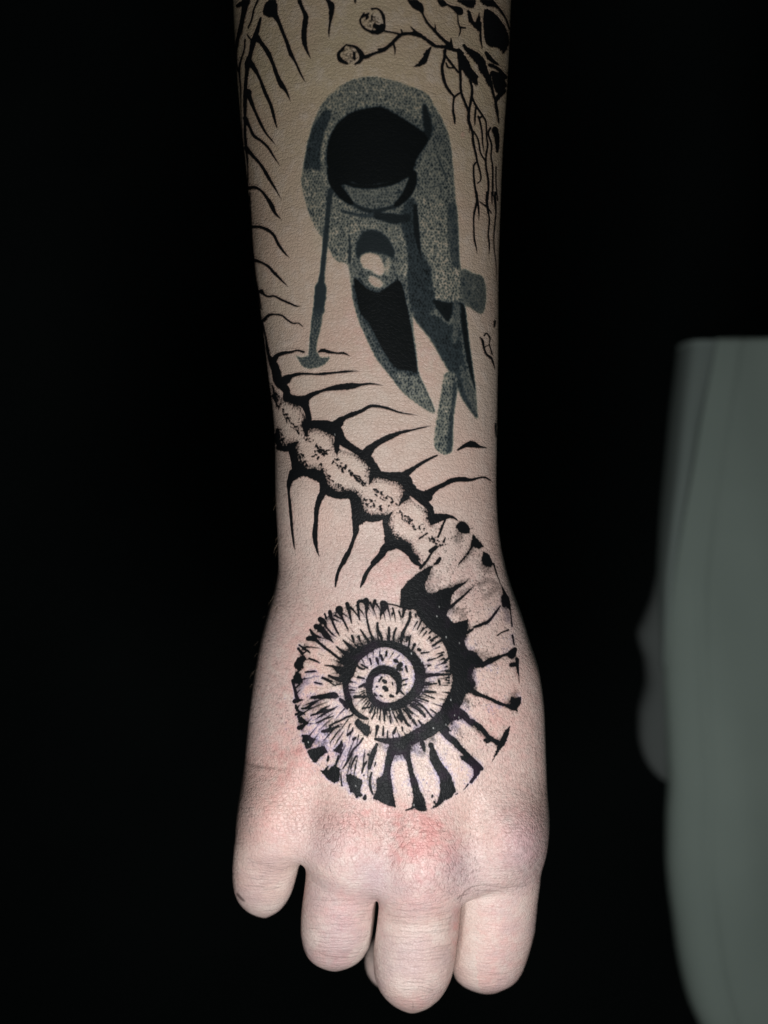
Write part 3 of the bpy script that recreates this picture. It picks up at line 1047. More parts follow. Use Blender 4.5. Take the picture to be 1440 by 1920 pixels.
# hood: lighter stipple; darker left flank
tone([(607, 192), (628, 171), (649, 156), (672, 147), (700, 144), (749, 155), (780, 167), (801, 177), (810, 195), (800, 215), (780, 222), (745, 205), (700, 196), (655, 212), (628, 232), (612, 240), (595, 225)], 0.56, 0.22)
tone([(596, 222), (612, 205), (622, 215), (612, 245), (605, 275), (602, 305), (600, 322), (575, 318), (570, 308), (582, 250)], 0.82, 0.08)
tone([(566, 342), (573, 318), (600, 322), (604, 345), (612, 372), (616, 400), (612, 440), (600, 440), (587, 416), (576, 385)], 0.56, 0.24)
tone([(612, 240), (622, 228), (630, 232), (618, 255), (609, 290), (610, 325), (622, 350), (616, 356), (603, 330), (603, 280)], 0.50, 0.2)
# visor and the shadow joining it
tone([(612, 292), (616, 262), (632, 232), (660, 210), (700, 200), (724, 203), (764, 226), (790, 244), (806, 252), (800, 272), (782, 300), (772, 330), (752, 338), (722, 344), (680, 348), (655, 342), (640, 352), (622, 330), (613, 310)], 0.985, 0.0, wob=0.6)
tone([(792, 198), (800, 196), (806, 215), (812, 240), (806, 262), (796, 250), (793, 225)], 0.93, 0.03)
tone([(640, 352), (655, 344), (690, 350), (735, 342), (768, 332), (772, 352), (758, 374), (730, 388), (700, 392), (668, 382), (648, 368)], 0.66, 0.16)
for P in (["624,336,6 640,360,7 664,382,8 692,394,9 724,390,8 752,378,9 770,352,9 776,330,10"]):
    pass
blk = sheet()
stroke(blk, parse("622,334,6 638,360,7 662,382,8 692,395,9 724,391,8 752,380,9 770,354,9 778,328,10"), 0.9)
stroke(blk, parse("706,404,14 740,410,18 764,408,14"), 0.92)
stroke(blk, parse("640,396,6 680,404,8 706,404,8"), 0.8)
stroke(blk, parse("616,318,8 624,340,15 640,362,17 658,380,12"), .97)
stroke(blk, parse("776,322,10 772,345,18 758,370,16 742,384,9"), .97)
stroke(blk, parse("622,322,10 650,343,9 690,350,9 735,343,9 768,326,10"), .97)
O[...] = np.maximum(O, gauss(blk, 1.6))
# right arm
tone([(788, 300), (812, 290), (838, 300), (846, 330), (850, 368), (832, 385), (800, 372), (780, 380), (774, 345)], 0.62, 0.22)
tone([(786, 372), (808, 380), (836, 386), (838, 420), (840, 452), (848, 494), (838, 502), (822, 494), (802, 494), (792, 470), (784, 420)], 0.56, 0.26)
tone([(840, 386), (855, 384), (859, 422), (861, 477), (863, 504), (850, 500), (842, 455)], 0.76, 0.08)
tone([(812, 498), (824, 490), (842, 500), (864, 506), (866, 540), (864, 562), (832, 562), (814, 560), (813, 530)], 0.53, 0.28)
tone([(866, 507), (888, 513), (904, 519), (911, 540), (910, 572), (905, 587), (895, 585), (884, 577), (867, 566)], 0.70, 0.06)
fold_l = sheet()
B.lines(fold_l, "660,1370,16 700,1470,24 745,1600,18 700,1660,20 600,1690,16\n640,1400,10 590,1540,14 560,1690,12\n690,1230,20 640,1330,12", .88)
O[...] = np.maximum(O, gauss(fold_l, 1.6) * .95)
# torso folds
tone([(758, 385), (778, 372), (784, 420), (790, 470), (806, 498), (813, 540), (815, 562), (806, 590), (775, 588), (765, 540), (760, 480), (752, 430)], 0.84, 0.07)
tone([(616, 372), (640, 374), (664, 392), (700, 402), (706, 412), (676, 432), (668, 462), (664, 492), (640, 492), (628, 484), (617, 464), (612, 430)], 0.58, 0.26)
tone([(690, 408), (730, 420), (756, 436), (764, 480), (764, 510), (745, 512), (738, 480), (726, 450), (700, 440), (685, 430)], 0.58, 0.24)
tone([(680, 436), (700, 430), (722, 440), (738, 462), (740, 485), (726, 480), (708, 474), (690, 476), (670, 485), (668, 460)], 0.90, 0.04)
stroke(blk, parse("655,440,4 656,470,6 655,492,7"), 0.85)
# hands left as bare skin
bare = sheet()
fill(bare, [(676, 482), (692, 474), (708, 478), (718, 492), (720, 512), (708, 516), (694, 506), (682, 502)], 1.0)
fill(bare, [(692, 518), (706, 520), (718, 530), (716, 538), (704, 538), (694, 530)], 0.85)
fill(bare, [(724, 488), (732, 484), (730, 512), (722, 514)], 0.55)
# legs
tone([(660, 543), (672, 520), (690, 538), (710, 545), (745, 530), (758, 545), (766, 600), (776, 652), (784, 697), (798, 727), (812, 760), (815, 773), (804, 770), (783, 756), (756, 735), (731, 702), (707, 672), (687, 631), (670, 589)], 0.80, 0.16)
fillb = sheet()
fill(fillb, [(664, 520), (690, 540), (712, 546), (748, 524), (762, 560), (772, 610), (780, 660), (783, 698), (764, 696), (742, 692), (724, 668), (704, 632), (690, 606), (676, 590), (668, 560)], 0.985)
fill(fillb, [(810, 562), (840, 566), (868, 568), (852, 580), (842, 605), (826, 590)], 0.95)
fill(fillb, [(864, 568), (873, 578), (882, 652), (888, 693), (892, 735), (880, 700), (868, 640), (862, 590)], 0.95)
stroke(fillb, parse("778,385,9 780,420,11 783,450,10 788,475,5"), 0.95)
O[...] = np.maximum(O, gauss(np.maximum(blk, fillb), 1.2))
tone([(664, 560), (676, 590), (690, 612), (706, 645), (726, 676), (744, 700), (760, 712), (752, 728), (731, 702), (707, 672), (687, 631), (670, 592)], 0.74, 0.2)
tone([(744, 700), (768, 702), (788, 712), (800, 738), (815, 773), (804, 770), (783, 756), (758, 735)], 0.64, 0.26)
tone([(776, 592), (806, 590), (826, 596), (842, 610), (858, 605), (866, 650), (876, 700), (886, 745), (894, 782), (881, 768), (867, 747), (856, 722), (843, 698), (826, 668), (805, 633)], 0.84, 0.05)
tone([(850, 570), (862, 572), (862, 600), (856, 640), (848, 640), (850, 600)], 0.70, 0.08)
tone([(862, 692), (870, 690), (884, 735), (893, 776), (886, 768), (872, 735)], 0.70, 0.1)
tone(HANDLE, 0.62, 0.26)
tone([(850, 706), (857, 729), (854, 754), (850, 785), (849, 827), (846, 846), (838, 846), (842, 790), (848, 745)], 0.82, 0.05)
# pole and its foot
pole = sheet()
C_.lines(pole, """
960,-20,50 945,100,46 930,250,44 912,450,46 895,620,42 880,760,44 870,860,70
872,850,96 862,960,92 852,1060,90
840,1100,80 822,1240,80 805,1330,64 795,1450,60""", 0.86)
C_.fills(pole, "650,1470 700,1490 760,1470 830,1440 870,1490 950,1490 930,1530 870,1570 760,1592 700,1560 670,1510", 0.82)
low = np.clip((np.arange(H_)[:, None] / Q - 575) / 30, 0, 1)
pole = gauss(pole, 1.0) * (1 - np.clip(0.28 * (worm + 0.3), 0, 0.5) * low)
O[...] = np.maximum(O, pole)
O *= (1 - np.clip(gauss(bare, 1.4), 0, 1) * 0.97)
for _ in range(26):                    # pale needle scratches in the dark leg
    x = rng.uniform(668, 760); y = 545 + (x - 668) * 1.55 + rng.uniform(0, 40)
ink_old = np.clip(gauss(O, 1.0), 0, 1)

# fresh ink sits unevenly: pin-holes and thin spots
for img in (ink_spine, ink_shell, ink_branch):
    img *= np.clip(1.0 - 0.10 * np.clip(fine - 1.2, 0, 2) - 0.03 * (mott > 1), 0, 1)

# keep the ribs off the grey figure's pole
ink_spine *= 1 - 0.9 * (ink_old > 0.5) * (np.arange(H_)[:, None] / Q > 560) * (np.arange(H_)[:, None] / Q < 700)

ink_shell *= np.clip(1 - .22 * np.clip(fine + .4 * mott - 1.0, 0, 1), 0, 1)
ink_shell = gauss(ink_shell, 0.85); ink_spine = gauss(ink_spine, 0.8); ink_branch = gauss(ink_branch, 0.8)
ink_black = np.maximum(np.maximum(ink_spine, ink_branch), ink_shell)

# ---- skin marks: flush, stubble, creases
gx = (np.arange(W_) / Q + SX)[None, :]
gy = (np.arange(H_) / Q)[:, None]


def blob(x, y, rx, ry, a):
    return a * np.exp(-((gx - x) / rx)**2 - ((gy - y) / ry)**2)


flush_glow = (blob(795, 1575, 66, 62, .5) + blob(800, 1610, 60, 40, .5) + blob(660, 1575, 50, 50, .32) + blob(982, 1580, 52, 62, .5) + blob(505, 1545, 45, 45, .30) + blob(540, 1430, 60, 60, .35) + blob(700, 1525, 100, 25, .3)
         + blob(745, 1080, 60, 40, .3) + blob(880, 1090, 40, 60, .15) + blob(640, 1720, 45, 60, .3) + blob(790, 1690, 50, 30, .35) + blob(930, 1760, 60, 90, .25) + blob(855, 1750, 8, 60, .5) + blob(700, 600, 60, 110, .22) + blob(800, 660, 40, 60, .2)  # narrow strip at the index finger's left edge paints light glowing through skin
         + blob(780, 1880, 50, 25, .25) + blob(630, 1800, 50, 18, .35) + blob(880, 1840, 50, 20, .3) + blob(745, 1560, 12, 60, .15) + blob(920, 1340, 50, 60, .2) + blob(560, 1260, 40, 80, .18) + blob(800, 1545, 14, 12, .6) + blob(868, 253, 3.5, 5, .9))
flush_glow = flush_glow + blob(808, 1545, 26, 20, .3) + blob(800, 1600, 40, 45, .12) + .25 * np.clip(gauss(ink_spine + ink_branch, 3.0 * Q), 0, .6) + blob(560, 1350, 110, 200, .16) + blob(960, 1400, 60, 160, .16) + blob(700, 1250, 220, 300, .10) + blob(930, 1800, 80, 120, .14) + blob(640, 1730, 80, 100, .12)
flush_glow = np.clip(flush_glow * (1 + 0.28 * mott) + 0.05 * soft * np.clip((gy - 900) / 300, 0, 1), 0, 1).astype(np.float32)
violet_shade = np.clip(blob(700, 1645, 42, 42, .75) + blob(868, 1630, 40, 45, .75) + blob(640, 1750, 50, 80, .6) + blob(780, 1790, 50, 80, .3) + blob(490, 1620, 40, 60, .2) + blob(985, 1590, 50, 60, .8) + blob(600, 1560, 50, 50, .3) + blob(790, 1650, 60, 50, .4) + blob(600, 1600, 40, 30, .25) + blob(490, 1680, 45, 40, .3) + blob(760, 1800, 50, 80, .12), 0, 1).astype(np.float32)  # mauve skin, plus shade painted into the webs between the fingers
crease = np.clip(blob(795, 1612, 64, 66, 1.0) + blob(655, 1580, 62, 60, .5) + blob(975, 1565, 60, 55, .45) + blob(720, 1560, 140, 45, .45) + blob(850, 1620, 50, 50, .5) + blob(560, 1540, 80, 60, .25), 0, 1).astype(np.float32)

stub = sheet()


def stubble(n, box, ang, L, d, keep=None):
    for _ in range(int(n * 1.5)):
        x = rng.uniform(box[0], box[2]); y = rng.uniform(box[1], box[3])
        if keep and rng.random() > keep(x, y):
            continue
        a = math.radians(ang(x, y) + rng.normal(0, 16))
        l = abs(rng.normal(0, 1)) * L * .5 + L * .4
        f_ = rng.uniform(.4, 1)
        for t in np.linspace(0, 1, max(int(l * Q / 1.0), 2)):
            stamp(stub, (x + math.cos(a) * l * t - SX) * Q, (y + math.sin(a) * l * t) * Q, 0.78, min(1, 1.35 * d * f_))


onarm = lambda x, y: 1.0 if (x - 500) * (960 - x) > 0 else 0.6
stubble(1500, (515, 900, 960, 1140), lambda x, y: 72, 3.2, .55)
stubble(2300, (455, 1130, 1020, 1420), lambda x, y: 52 + (x - 720) * .06, 5.2, .5)
stubble(2000, (450, 1400, 1020, 1560), lambda x, y: 66 + (x - 720) * .05, 5.0, .5)
stubble(700, (860, 1100, 1000, 1500), lambda x, y: 75, 2.0, .8)
stubble(260, (640, 780, 900, 950), lambda x, y: 80, 2.0, .5)
stubble(300, (880, 1440, 1000, 1680), lambda x, y: 95, 3.0, .7)
stubble(360, (940, 1500, 1010, 1650), lambda x, y: 60, 9.0, .45)
stubble(60, (800, 1600, 880, 1700), lambda x, y: 20, 5.0, .7)
stubble(240, (560, 700, 930, 900), lambda x, y: 80, 1.5, .45)


# cracked creases over the knuckles: cell borders of a jittered net
def cells(spx, spy, seed):
    r = np.random.default_rng(seed)
    nx, ny = int(SW / spx) + 3, int(1930 / spy) + 3
    ox = r.uniform(-.5, .5, (ny, nx)); oy = r.uniform(-.5, .5, (ny, nx))
    wx = gx + 0.9 * warp; wy = gy + 0.9 * warp[::-1]
    cx = np.floor((wx - SX) / spx).astype(int) + 1
    cy = np.floor(wy / spy).astype(int) + 1
    f1 = np.full((H_, W_), 1e9, np.float32); f2 = f1.copy()
    for dj in (-1, 0, 1):
        for di in (-1, 0, 1):
            jx = np.clip(cx + di, 0, nx - 1); jy = np.clip(cy + dj, 0, ny - 1)
            px_ = SX + (jx - 1 + .5 + ox[jy, jx]) * spx
            py_ = (jy - 1 + .5 + oy[jy, jx]) * spy
            d = np.hypot((wx - px_), (wy - py_) * spx / spy).astype(np.float32)
            f2 = np.minimum(f2, np.maximum(f1, d)); f1 = np.minimum(f1, d)
    return f2 - f1


warp = field(11, 70, 9)
big = cells(13, 15, 11)
small_ = cells(6.5, 7.5, 12)
cr = np.clip(1.15 - big / 1.3, 0, 1) * np.clip(0.75 + 0.9 * warp, 0, 1) * np.clip(crease * 1.7 - .1, 0, 1)
cr = np.maximum(cr, np.clip(1.15 - small_ / 1.3, 0, 1) * 0.5 * np.clip(0.6 + 0.6 * soft, 0, 1) * np.clip(crease + 0.42 * (gy > 1130) * np.clip((gy - 1130) / 200, 0, 1) * np.clip(.45 + (1720 - gy) / 90, .45, 1), 0, 1))
# arched wrinkles across the finger joints
for (x0, x1, ya, yb, n, bow) in [(455, 548, 1610, 1672, 13, 5), (578, 700, 1680, 1800, 20, 6), (712, 846, 1690, 1800, 18, 8), (868, 990, 1655, 1672, 3, 4), (738, 812, 1845, 1872, 4, -8), (590, 672, 1776, 1792, 3, 9), (880, 960, 1825, 1845, 2, 4)]:
    for i in range(n):
        y = ya + (yb - ya) * (i + rng.uniform(-.3, .3)) / n
        segs = rng.integers(2, 5)
        for _ in range(segs):
            a = rng.uniform(x0, x1 - 20); c = min(a + rng.uniform(14, 55), x1)
            xm = (x0 + x1) / 2; hw = (x1 - x0) / 2
            P = [(xx, y + bow * (1 - ((xx - xm) / hw)**2) + rng.normal(0, .8), rng.uniform(.8, 1.3)) for xx in np.linspace(a, c, 5)]
            stroke(stub, P, rng.uniform(.28, .62), 0.05)
stroke(stub, parse("862,1692,2 872,1672,2.2 900,1660,1.6 950,1664,1.4 985,1655,1"), .6)
stroke(stub, parse("590,1782,1 610,1791,1.6 635,1795,1.8 660,1794,1.5 676,1786,1"), .55)
stroke(stub, parse("444,1676,2.5 450,1683,5 458,1690,3"), .95)
stroke(stub, parse("774,1880,1.2 774,1890,1.6"), .6)
stroke(stub, parse("858,1686,2.5 864,1680,2 874,1678,1.6"), .8)
for _ in range(14):
    x = rng.uniform(868, 900); y = rng.uniform(1618, 1650)
    stroke(stub, [(x, y, 1.2), (x + rng.uniform(-7, 7), y + rng.uniform(-6, 6), .9)], .6)
crack_sheet = sheet()
for (cx_, cy_, sx_, sy_, n, L) in [(805, 1612, 34, 38, 60, 26), (655, 1582, 34, 34, 24, 18), (985, 1555, 30, 30, 26, 22), (725, 1590, 30, 40, 16, 14), (860, 1610, 20, 30, 16, 12)]:
    for _ in range(n):
        x, y = cx_ + rng.normal(0, sx_), cy_ + rng.normal(0, sy_)
        a = rng.choice([1.57, 1.57, 0.1, 0.9, 2.3]) + rng.normal(0, .25)
        P = [(x, y, rng.uniform(.8, 1.2))]
        for k_ in range(4):
            a += rng.normal(0, .16)
            l = L * rng.uniform(.08, .24)
            x += math.cos(a) * l; y += math.sin(a) * l
            P.append((x, y, rng.uniform(.7, 1.2) * (1 if k_ < 3 else .5)))
        stroke(crack_sheet, P, rng.uniform(.5, 1), .05)
cr = np.maximum(cr * .85, crack_sheet)
crk = gauss(cr.astype(np.float32), 0.5)
lines_ = np.clip(np.maximum(stub, 0), 0, 1)


# ------------------------------------------------------------------ wrapping the sheets round the arm
def axis_x(p):
    return (697 + 0.030 * p) - 720


TH = math.radians(150)
TW, THt = 1800, 2160


def radial_map(nth=301):
    """surface radius for each angle and level, walking inwards through the volume"""
    th = np.linspace(-TH, TH, nth)
    rad = np.full((len(ps), nth), 1.0)
    rr_ = np.arange(420, 20, -3.0)
    st_, ct_ = np.sin(th), np.cos(th)
    for j, p in enumerate(ps):
        sl = vol[j]
        X = axis_x(p) + rr_[:, None] * st_[None, :]
        Y = -rr_[:, None] * ct_[None, :]
        fi = (X - X0) / VOX; fj = (Y - Y0) / VOX
        ok = (fi >= 0) & (fi < len(xs) - 1) & (fj >= 0) & (fj < len(ys) - 1)
        i_ = np.clip(fi.astype(int), 0, len(xs) - 2); j_ = np.clip(fj.astype(int), 0, len(ys) - 2)
        u = fi - i_; v = fj - j_
        val = (sl[i_, j_] * (1 - u) * (1 - v) + sl[i_ + 1, j_] * u * (1 - v) + sl[i_, j_ + 1] * (1 - u) * v + sl[i_ + 1, j_ + 1] * u * v)
        val = np.where(ok, val, 50)
        hit = val < 0
        k_ = np.argmax(hit, 0)
        any_ = hit.any(0)
        v1 = val[k_, np.arange(nth)]; v0 = val[np.maximum(k_ - 1, 0), np.arange(nth)]
        f = np.clip(v0 / np.where(v0 - v1 == 0, 1, v0 - v1), 0, 1)
        rad[j] = np.where(any_, rr_[np.maximum(k_ - 1, 0)] - 3.0 * f, 150)
    return th, rad


th, rad = radial_map()
Xs = axis_x(ps)[:, None] + rad * np.sin(th)[None]
Ys = -rad * np.cos(th)[None]
Zs = 960 - ps[:, None] + 0 * Xs
PX = 720 + Xs * DIST / (DIST + Ys)
PY = 960 - Zs * DIST / (DIST + Ys)
mid = len(th) // 2
vis = np.ones_like(PX)
for j in range(PX.shape[0]):
    rgt = np.maximum.accumulate(PX[j, mid:])
    lft = np.minimum.accumulate(PX[j, :mid + 1][::-1])[::-1]
    vis[j, mid:] = np.cumprod(PX[j, mid:] >= rgt - 3.0)
    vis[j, :mid + 1] = np.cumprod((PX[j, :mid + 1] <= lft + 3.0)[::-1])[::-1]


def resize(img, h, w):
    yy = np.linspace(0, img.shape[0] - 1, h); xx = np.linspace(0, img.shape[1] - 1, w)
    return bil(img, xx[None, :] + 0 * yy[:, None], yy[:, None] + 0 * xx[None, :])


def bil(img, fx, fy):
    fx = np.clip(fx, 0, img.shape[1] - 1.001); fy = np.clip(fy, 0, img.shape[0] - 1.001)
    i = fx.astype(np.int32); j = fy.astype(np.int32)
    u = (fx - i).astype(np.float32); v = (fy - j).astype(np.float32)
    return img[j, i] * (1 - u) * (1 - v) + img[j, i + 1] * u * (1 - v) + img[j + 1, i] * (1 - u) * v + img[j + 1, i + 1] * u * v


MX = resize(PX, THt, TW); MY = resize(PY, THt, TW); MV = np.clip(resize(vis, THt, TW), 0, 1)
SXI = (MX - SX) * Q; SYI = MY * Q
inb = ((MY > -2) & (MY < 1928)).astype(np.float32)


def wrap(img):
    return (bil(img, SXI, SYI) * MV * inb).astype(np.float32)


def make_image(name, r, g, b_):
    px = np.ones((THt, TW, 4), np.float32)
    px[..., 0] = r; px[..., 1] = g; px[..., 2] = b_
    px = px[::-1]
    im = bpy.data.images.new(name, TW, THt, alpha=False, float_buffer=False)
    im.colorspace_settings.name = 'Non-Color'
    im.pixels.foreach_set(np.clip(px, 0, 1).ravel())
    im.update()
    im.pack()
    return im


img_ink = make_image("tattoo_ink", wrap(ink_black), wrap(ink_old), wrap(crk))
img_skin = make_image("skin_marks", wrap(flush_glow), wrap(violet_shade), wrap(lines_))

paler = np.clip(gauss(shell_mask, 3) * 1.0 * np.clip((1.15 - np.hypot(gx - 690, gy - 1300) / 260), 0, 1) + 0.3 * gauss(body_mask, 2), 0, 1)
halo = gauss(ink_shell, 2.2 * Q)
lil = np.clip(halo * 2.2, 0, 1) * (blob(735, 1240, 50, 32, .9) + blob(600, 1400, 50, 40, .9) + blob(570, 1340, 24, 50, .6) + blob(660, 1470, 60, 40, .6) + blob(830, 1440, 40, 60, .7) + blob(770, 1290, 20, 30, .8) + blob(735, 1450, 120, 50, .35))
lil = np.clip(lil * np.clip(.7 + .6 * soft, 0, 1.4), 0, 1)
glint = sheet()  # tiny wet glints painted pale on the black ink
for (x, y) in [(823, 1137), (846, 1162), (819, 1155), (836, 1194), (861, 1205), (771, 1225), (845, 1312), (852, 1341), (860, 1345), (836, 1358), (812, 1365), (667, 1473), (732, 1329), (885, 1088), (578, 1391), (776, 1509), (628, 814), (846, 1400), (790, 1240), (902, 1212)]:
    stroke(glint, [(x, y, 1.2), (x + .4, y + rng.uniform(1, 2), 1.2)], rng.uniform(.4, .9))
img_tint = make_image("skin_tint", wrap(paler.astype(np.float32)), wrap(lil.astype(np.float32)), wrap(glint))

# ------------------------------------------------------------------ skin material
s = NT("tattooed_skin")
uv = s.n("ShaderNodeUVMap", {'uv_map': 'skin_map'}).outputs[0]
t1 = s.n("ShaderNodeTexImage", {'image': img_ink, 'interpolation': 'Cubic', 'extension': 'EXTEND'}, Vector=uv)
t2 = s.n("ShaderNodeTexImage", {'image': img_skin, 'interpolation': 'Cubic', 'extension': 'EXTEND'}, Vector=uv)
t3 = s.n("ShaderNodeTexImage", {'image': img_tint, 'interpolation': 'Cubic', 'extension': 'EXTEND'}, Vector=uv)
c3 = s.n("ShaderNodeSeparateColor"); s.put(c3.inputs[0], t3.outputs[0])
c1 = s.n("ShaderNodeSeparateColor"); s.put(c1.inputs[0], t1.outputs[0])
c2 = s.n("ShaderNodeSeparateColor"); s.put(c2.inputs[0], t2.outputs[0])
black, old, crack = c1.outputs[0], c1.outputs[1], c1.outputs[2]
red, vio, hair = c2.outputs[0], c2.outputs[1], c2.outputs[2]
oc = s.n("ShaderNodeTexCoord").outputs['Object']
zz = s.n("ShaderNodeSeparateXYZ"); s.put(zz.inputs[0], oc)
n1 = s.n("ShaderNodeTexNoise", Vector=oc, Scale=38.0, Detail=5.0, Roughness=0.6).outputs[0]
n2 = s.n("ShaderNodeTexNoise", Vector=oc, Scale=260.0, Detail=3.0, Roughness=0.6).outputs[0]
n3 = s.n("ShaderNodeTexNoise", Vector=oc, Scale=1500.0, Detail=2.0).outputs[0]
olive_dim = s.ramp(zz.outputs[2], -0.03, 0.12)           # forearm base yellower and darker upward, part of the lamp's falloff put into colour
basec = s.mix(olive_dim, (0.61, 0.475, 0.425, 1), (0.50, 0.40, 0.262, 1))
basec = s.mix(s.math('MULTIPLY', s.ramp(n1, 0.40, 0.68), s.math('SUBTRACT', 0.55, s.math('MULTIPLY', olive_dim, 0.33))), basec, (0.62, 0.385, 0.31, 1))
basec = s.mix(s.math('MULTIPLY', s.ramp(n2, 0.48, 0.7), 0.34), basec, (0.68, 0.58, 0.50, 1))
basec = s.mix(s.math('MULTIPLY', c3.outputs[0], 0.34), basec, (0.70, 0.62, 0.50, 1))
basec = s.mix(s.math('MULTIPLY', c3.outputs[1], 0.75), basec, (0.50, 0.49, 0.68, 1))
basec = s.mix(s.math('MULTIPLY', red, 0.75), basec, (0.64, 0.255, 0.235, 1))
basec = s.mix(s.math('MULTIPLY', vio, 0.7), basec, (0.40, 0.30, 0.33, 1))
low = s.ramp(zz.outputs[2], -0.075, -0.105)
n6 = s.n("ShaderNodeTexNoise", Vector=oc, Scale=95.0, Detail=4.0, Roughness=0.65).outputs[0]
basec = s.mix(s.math('MULTIPLY', s.math('MULTIPLY', low, s.ramp(n6, 0.45, 0.66)), 0.45), basec, (0.47, 0.345, 0.345, 1))
basec = s.mix(s.math('MULTIPLY', s.math('MULTIPLY', low, s.ramp(n6, 0.5, 0.3)), 0.5), basec, (0.70, 0.60, 0.54, 1))
basec = s.mix(s.math('MULTIPLY', s.ramp(n3, 0.55, 0.8), 0.25), basec, (0.34, 0.22, 0.17, 1))
basec = s.mix(s.math('MULTIPLY', crack, 0.46), basec, (0.22, 0.075, 0.07, 1))
basec = s.mix(s.math('MULTIPLY', hair, 0.78), basec, (0.075, 0.05, 0.045, 1))
oldr = s.n("ShaderNodeValToRGB")
s.put(oldr.inputs[0], old)
er = oldr.color_ramp.elements
er[0].position = 0.25; er[0].color = (0.26, 0.255, 0.195, 1)
er[1].position = 0.97; er[1].color = (0.0065, 0.0080, 0.0082, 1)
e_ = er.new(0.55); e_.color = (0.135, 0.142, 0.122, 1)
e_ = er.new(0.80); e_.color = (0.036, 0.048, 0.052, 1)
oldc = oldr.outputs[0]
basec = s.mix(s.ramp(old, 0.02, 0.40), basec, oldc)
hands = s.ramp(zz.outputs[2], -0.02, -0.045)
n4 = s.n("ShaderNodeTexNoise", Vector=oc, Scale=130.0, Detail=3.0).outputs[0]
inkc = s.mix(s.math('MULTIPLY', s.math('MULTIPLY', s.ramp(n4, 0.52, 0.66), hands), 0.7), (0.0078, 0.0085, 0.0092, 1), (0.022, 0.013, 0.023, 1))
# healing fringe: where fresh ink thins out on the hand the skin looks lilac
edge = s.math('MULTIPLY', s.math('MULTIPLY', s.math('MULTIPLY', black, s.math('SUBTRACT', 1.0, black)), 3.2, True), s.math('MULTIPLY', hands, s.ramp(n4, 0.5, 0.6)))
basec = s.mix(s.math('MULTIPLY', edge, 0.5), basec, (0.42, 0.38, 0.62, 1))
basec = s.mix(s.ramp(black, 0.08, 0.80), basec, inkc)
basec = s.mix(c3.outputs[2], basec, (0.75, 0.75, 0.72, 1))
s.put(s.b.inputs['Base Color'], basec)
ro = s.math('ADD', 0.36, s.math('MULTIPLY', n2, 0.22))
s.put(s.b.inputs['Roughness'], ro)
inked = s.math('MAXIMUM', s.ramp(black, 0.2, 0.8), s.ramp(old, 0.3, 0.9))
s.put(s.b.inputs['Specular IOR Level'], s.math('SUBTRACT', 0.40, s.math('MULTIPLY', inked, 0.32)))
# relief: fine net of skin lines, stretched across the joints, plus the knuckle cracks
vo = s.n("ShaderNodeTexVoronoi", {'feature': 'DISTANCE_TO_EDGE'}, Vector=oc, Scale=900.0, Randomness=1.0).outputs[0]
mp = s.n("ShaderNodeMapping", Vector=oc); mp.inputs['Scale'].default_value = (350, 350, 1500)
n5 = s.n("ShaderNodeTexNoise", Vector=mp.outputs[0], Scale=1.0, Detail=3.0).outputs[0]
hgt = s.math('ADD', s.math('MULTIPLY', s.ramp(vo, 0.0, 0.12), 0.22), s.math('MULTIPLY', n5, s.math('ADD', 0.4, s.math('MULTIPLY', low, 0.9))))
hgt = s.math('ADD', hgt, s.math('MULTIPLY', n2, 0.8))
hgt = s.math('SUBTRACT', hgt, s.math('MULTIPLY', crack, 0.9))
hgt = s.math('SUBTRACT', hgt, s.math('MULTIPLY', hair, 0.35))
hgt = s.math('MULTIPLY', hgt, s.math('SUBTRACT', 1.0, s.math('MULTIPLY', s.math('MAXIMUM', black, old), 0.55)))
bp = s.n("ShaderNodeBump"); bp.inputs['Strength'].default_value = 0.9
bp.inputs['Distance'].default_value = 0.00030
s.put(bp.inputs['Height'], hgt)
s.put(s.b.inputs['Normal'], bp.outputs[0])
skin = s.m


# ------------------------------------------------------------------ the arm and its tattoos
def uv_of(Vv):
    p = 960 - Vv[:, 2]
    a = np.arctan2(Vv[:, 0] - axis_x(p), -Vv[:, 1])
    u = (a + TH) / (2 * TH)
    v = 1 - (p - ps[0]) / (ps[-1] - ps[0])
    return np.stack([u, v], 1)


def mesh_from(name, Vv, Fq, normals=None):
    me = bpy.data.meshes.new(name)
    me.vertices.add(len(Vv))
    me.vertices.foreach_set("co", (Vv * S).astype(np.float32).ravel())
    me.loops.add(len(Fq) * 4)
    me.loops.foreach_set("vertex_index", Fq.astype(np.int32).ravel())
    me.polygons.add(len(Fq))
    me.polygons.foreach_set("loop_start", np.arange(len(Fq), dtype=np.int32) * 4)
    me.polygons.foreach_set("use_smooth", np.ones(len(Fq), bool))
    me.update(calc_edges=True)
    uvl = me.uv_layers.new(name="skin_map")
    uvv = uv_of(Vv)[Fq.ravel()]
    uq = uvv.reshape(-1, 4, 2)
    span = uq[..., 0].max(1) - uq[..., 0].min(1)
    uq[span > 0.5, :, 0] = 0.0
    fi = (np.arctan2(Vv[:, 0] - axis_x(960 - Vv[:, 2]), -Vv[:, 1]) + TH) / (2 * TH) * (len(th) - 1)
    r_out = bil(rad, fi, (960 - Vv[:, 2] - ps[0]) / VOX)
    hid = np.hypot(Vv[:, 0] - axis_x(960 - Vv[:, 2]), Vv[:, 1]) < r_out - 14
    uq[hid[Fq].any(1), :, 0] = 0.0
    uvl.data.foreach_set("uv", uq.astype(np.float32).ravel())
    me.materials.append(skin)
    if normals is not None:
        me.normals_split_custom_set_from_vertices([tuple(n) for n in normals])
    return me


body_me = mesh_from("person", V, quads, VN)
person = bpy.data.objects.new("person", body_me)
scene.collection.objects.link(person)
person['label'] = "bare tattooed forearm hanging down with a closed fist, back of the hand towards the viewer"
person['category'] = "person"

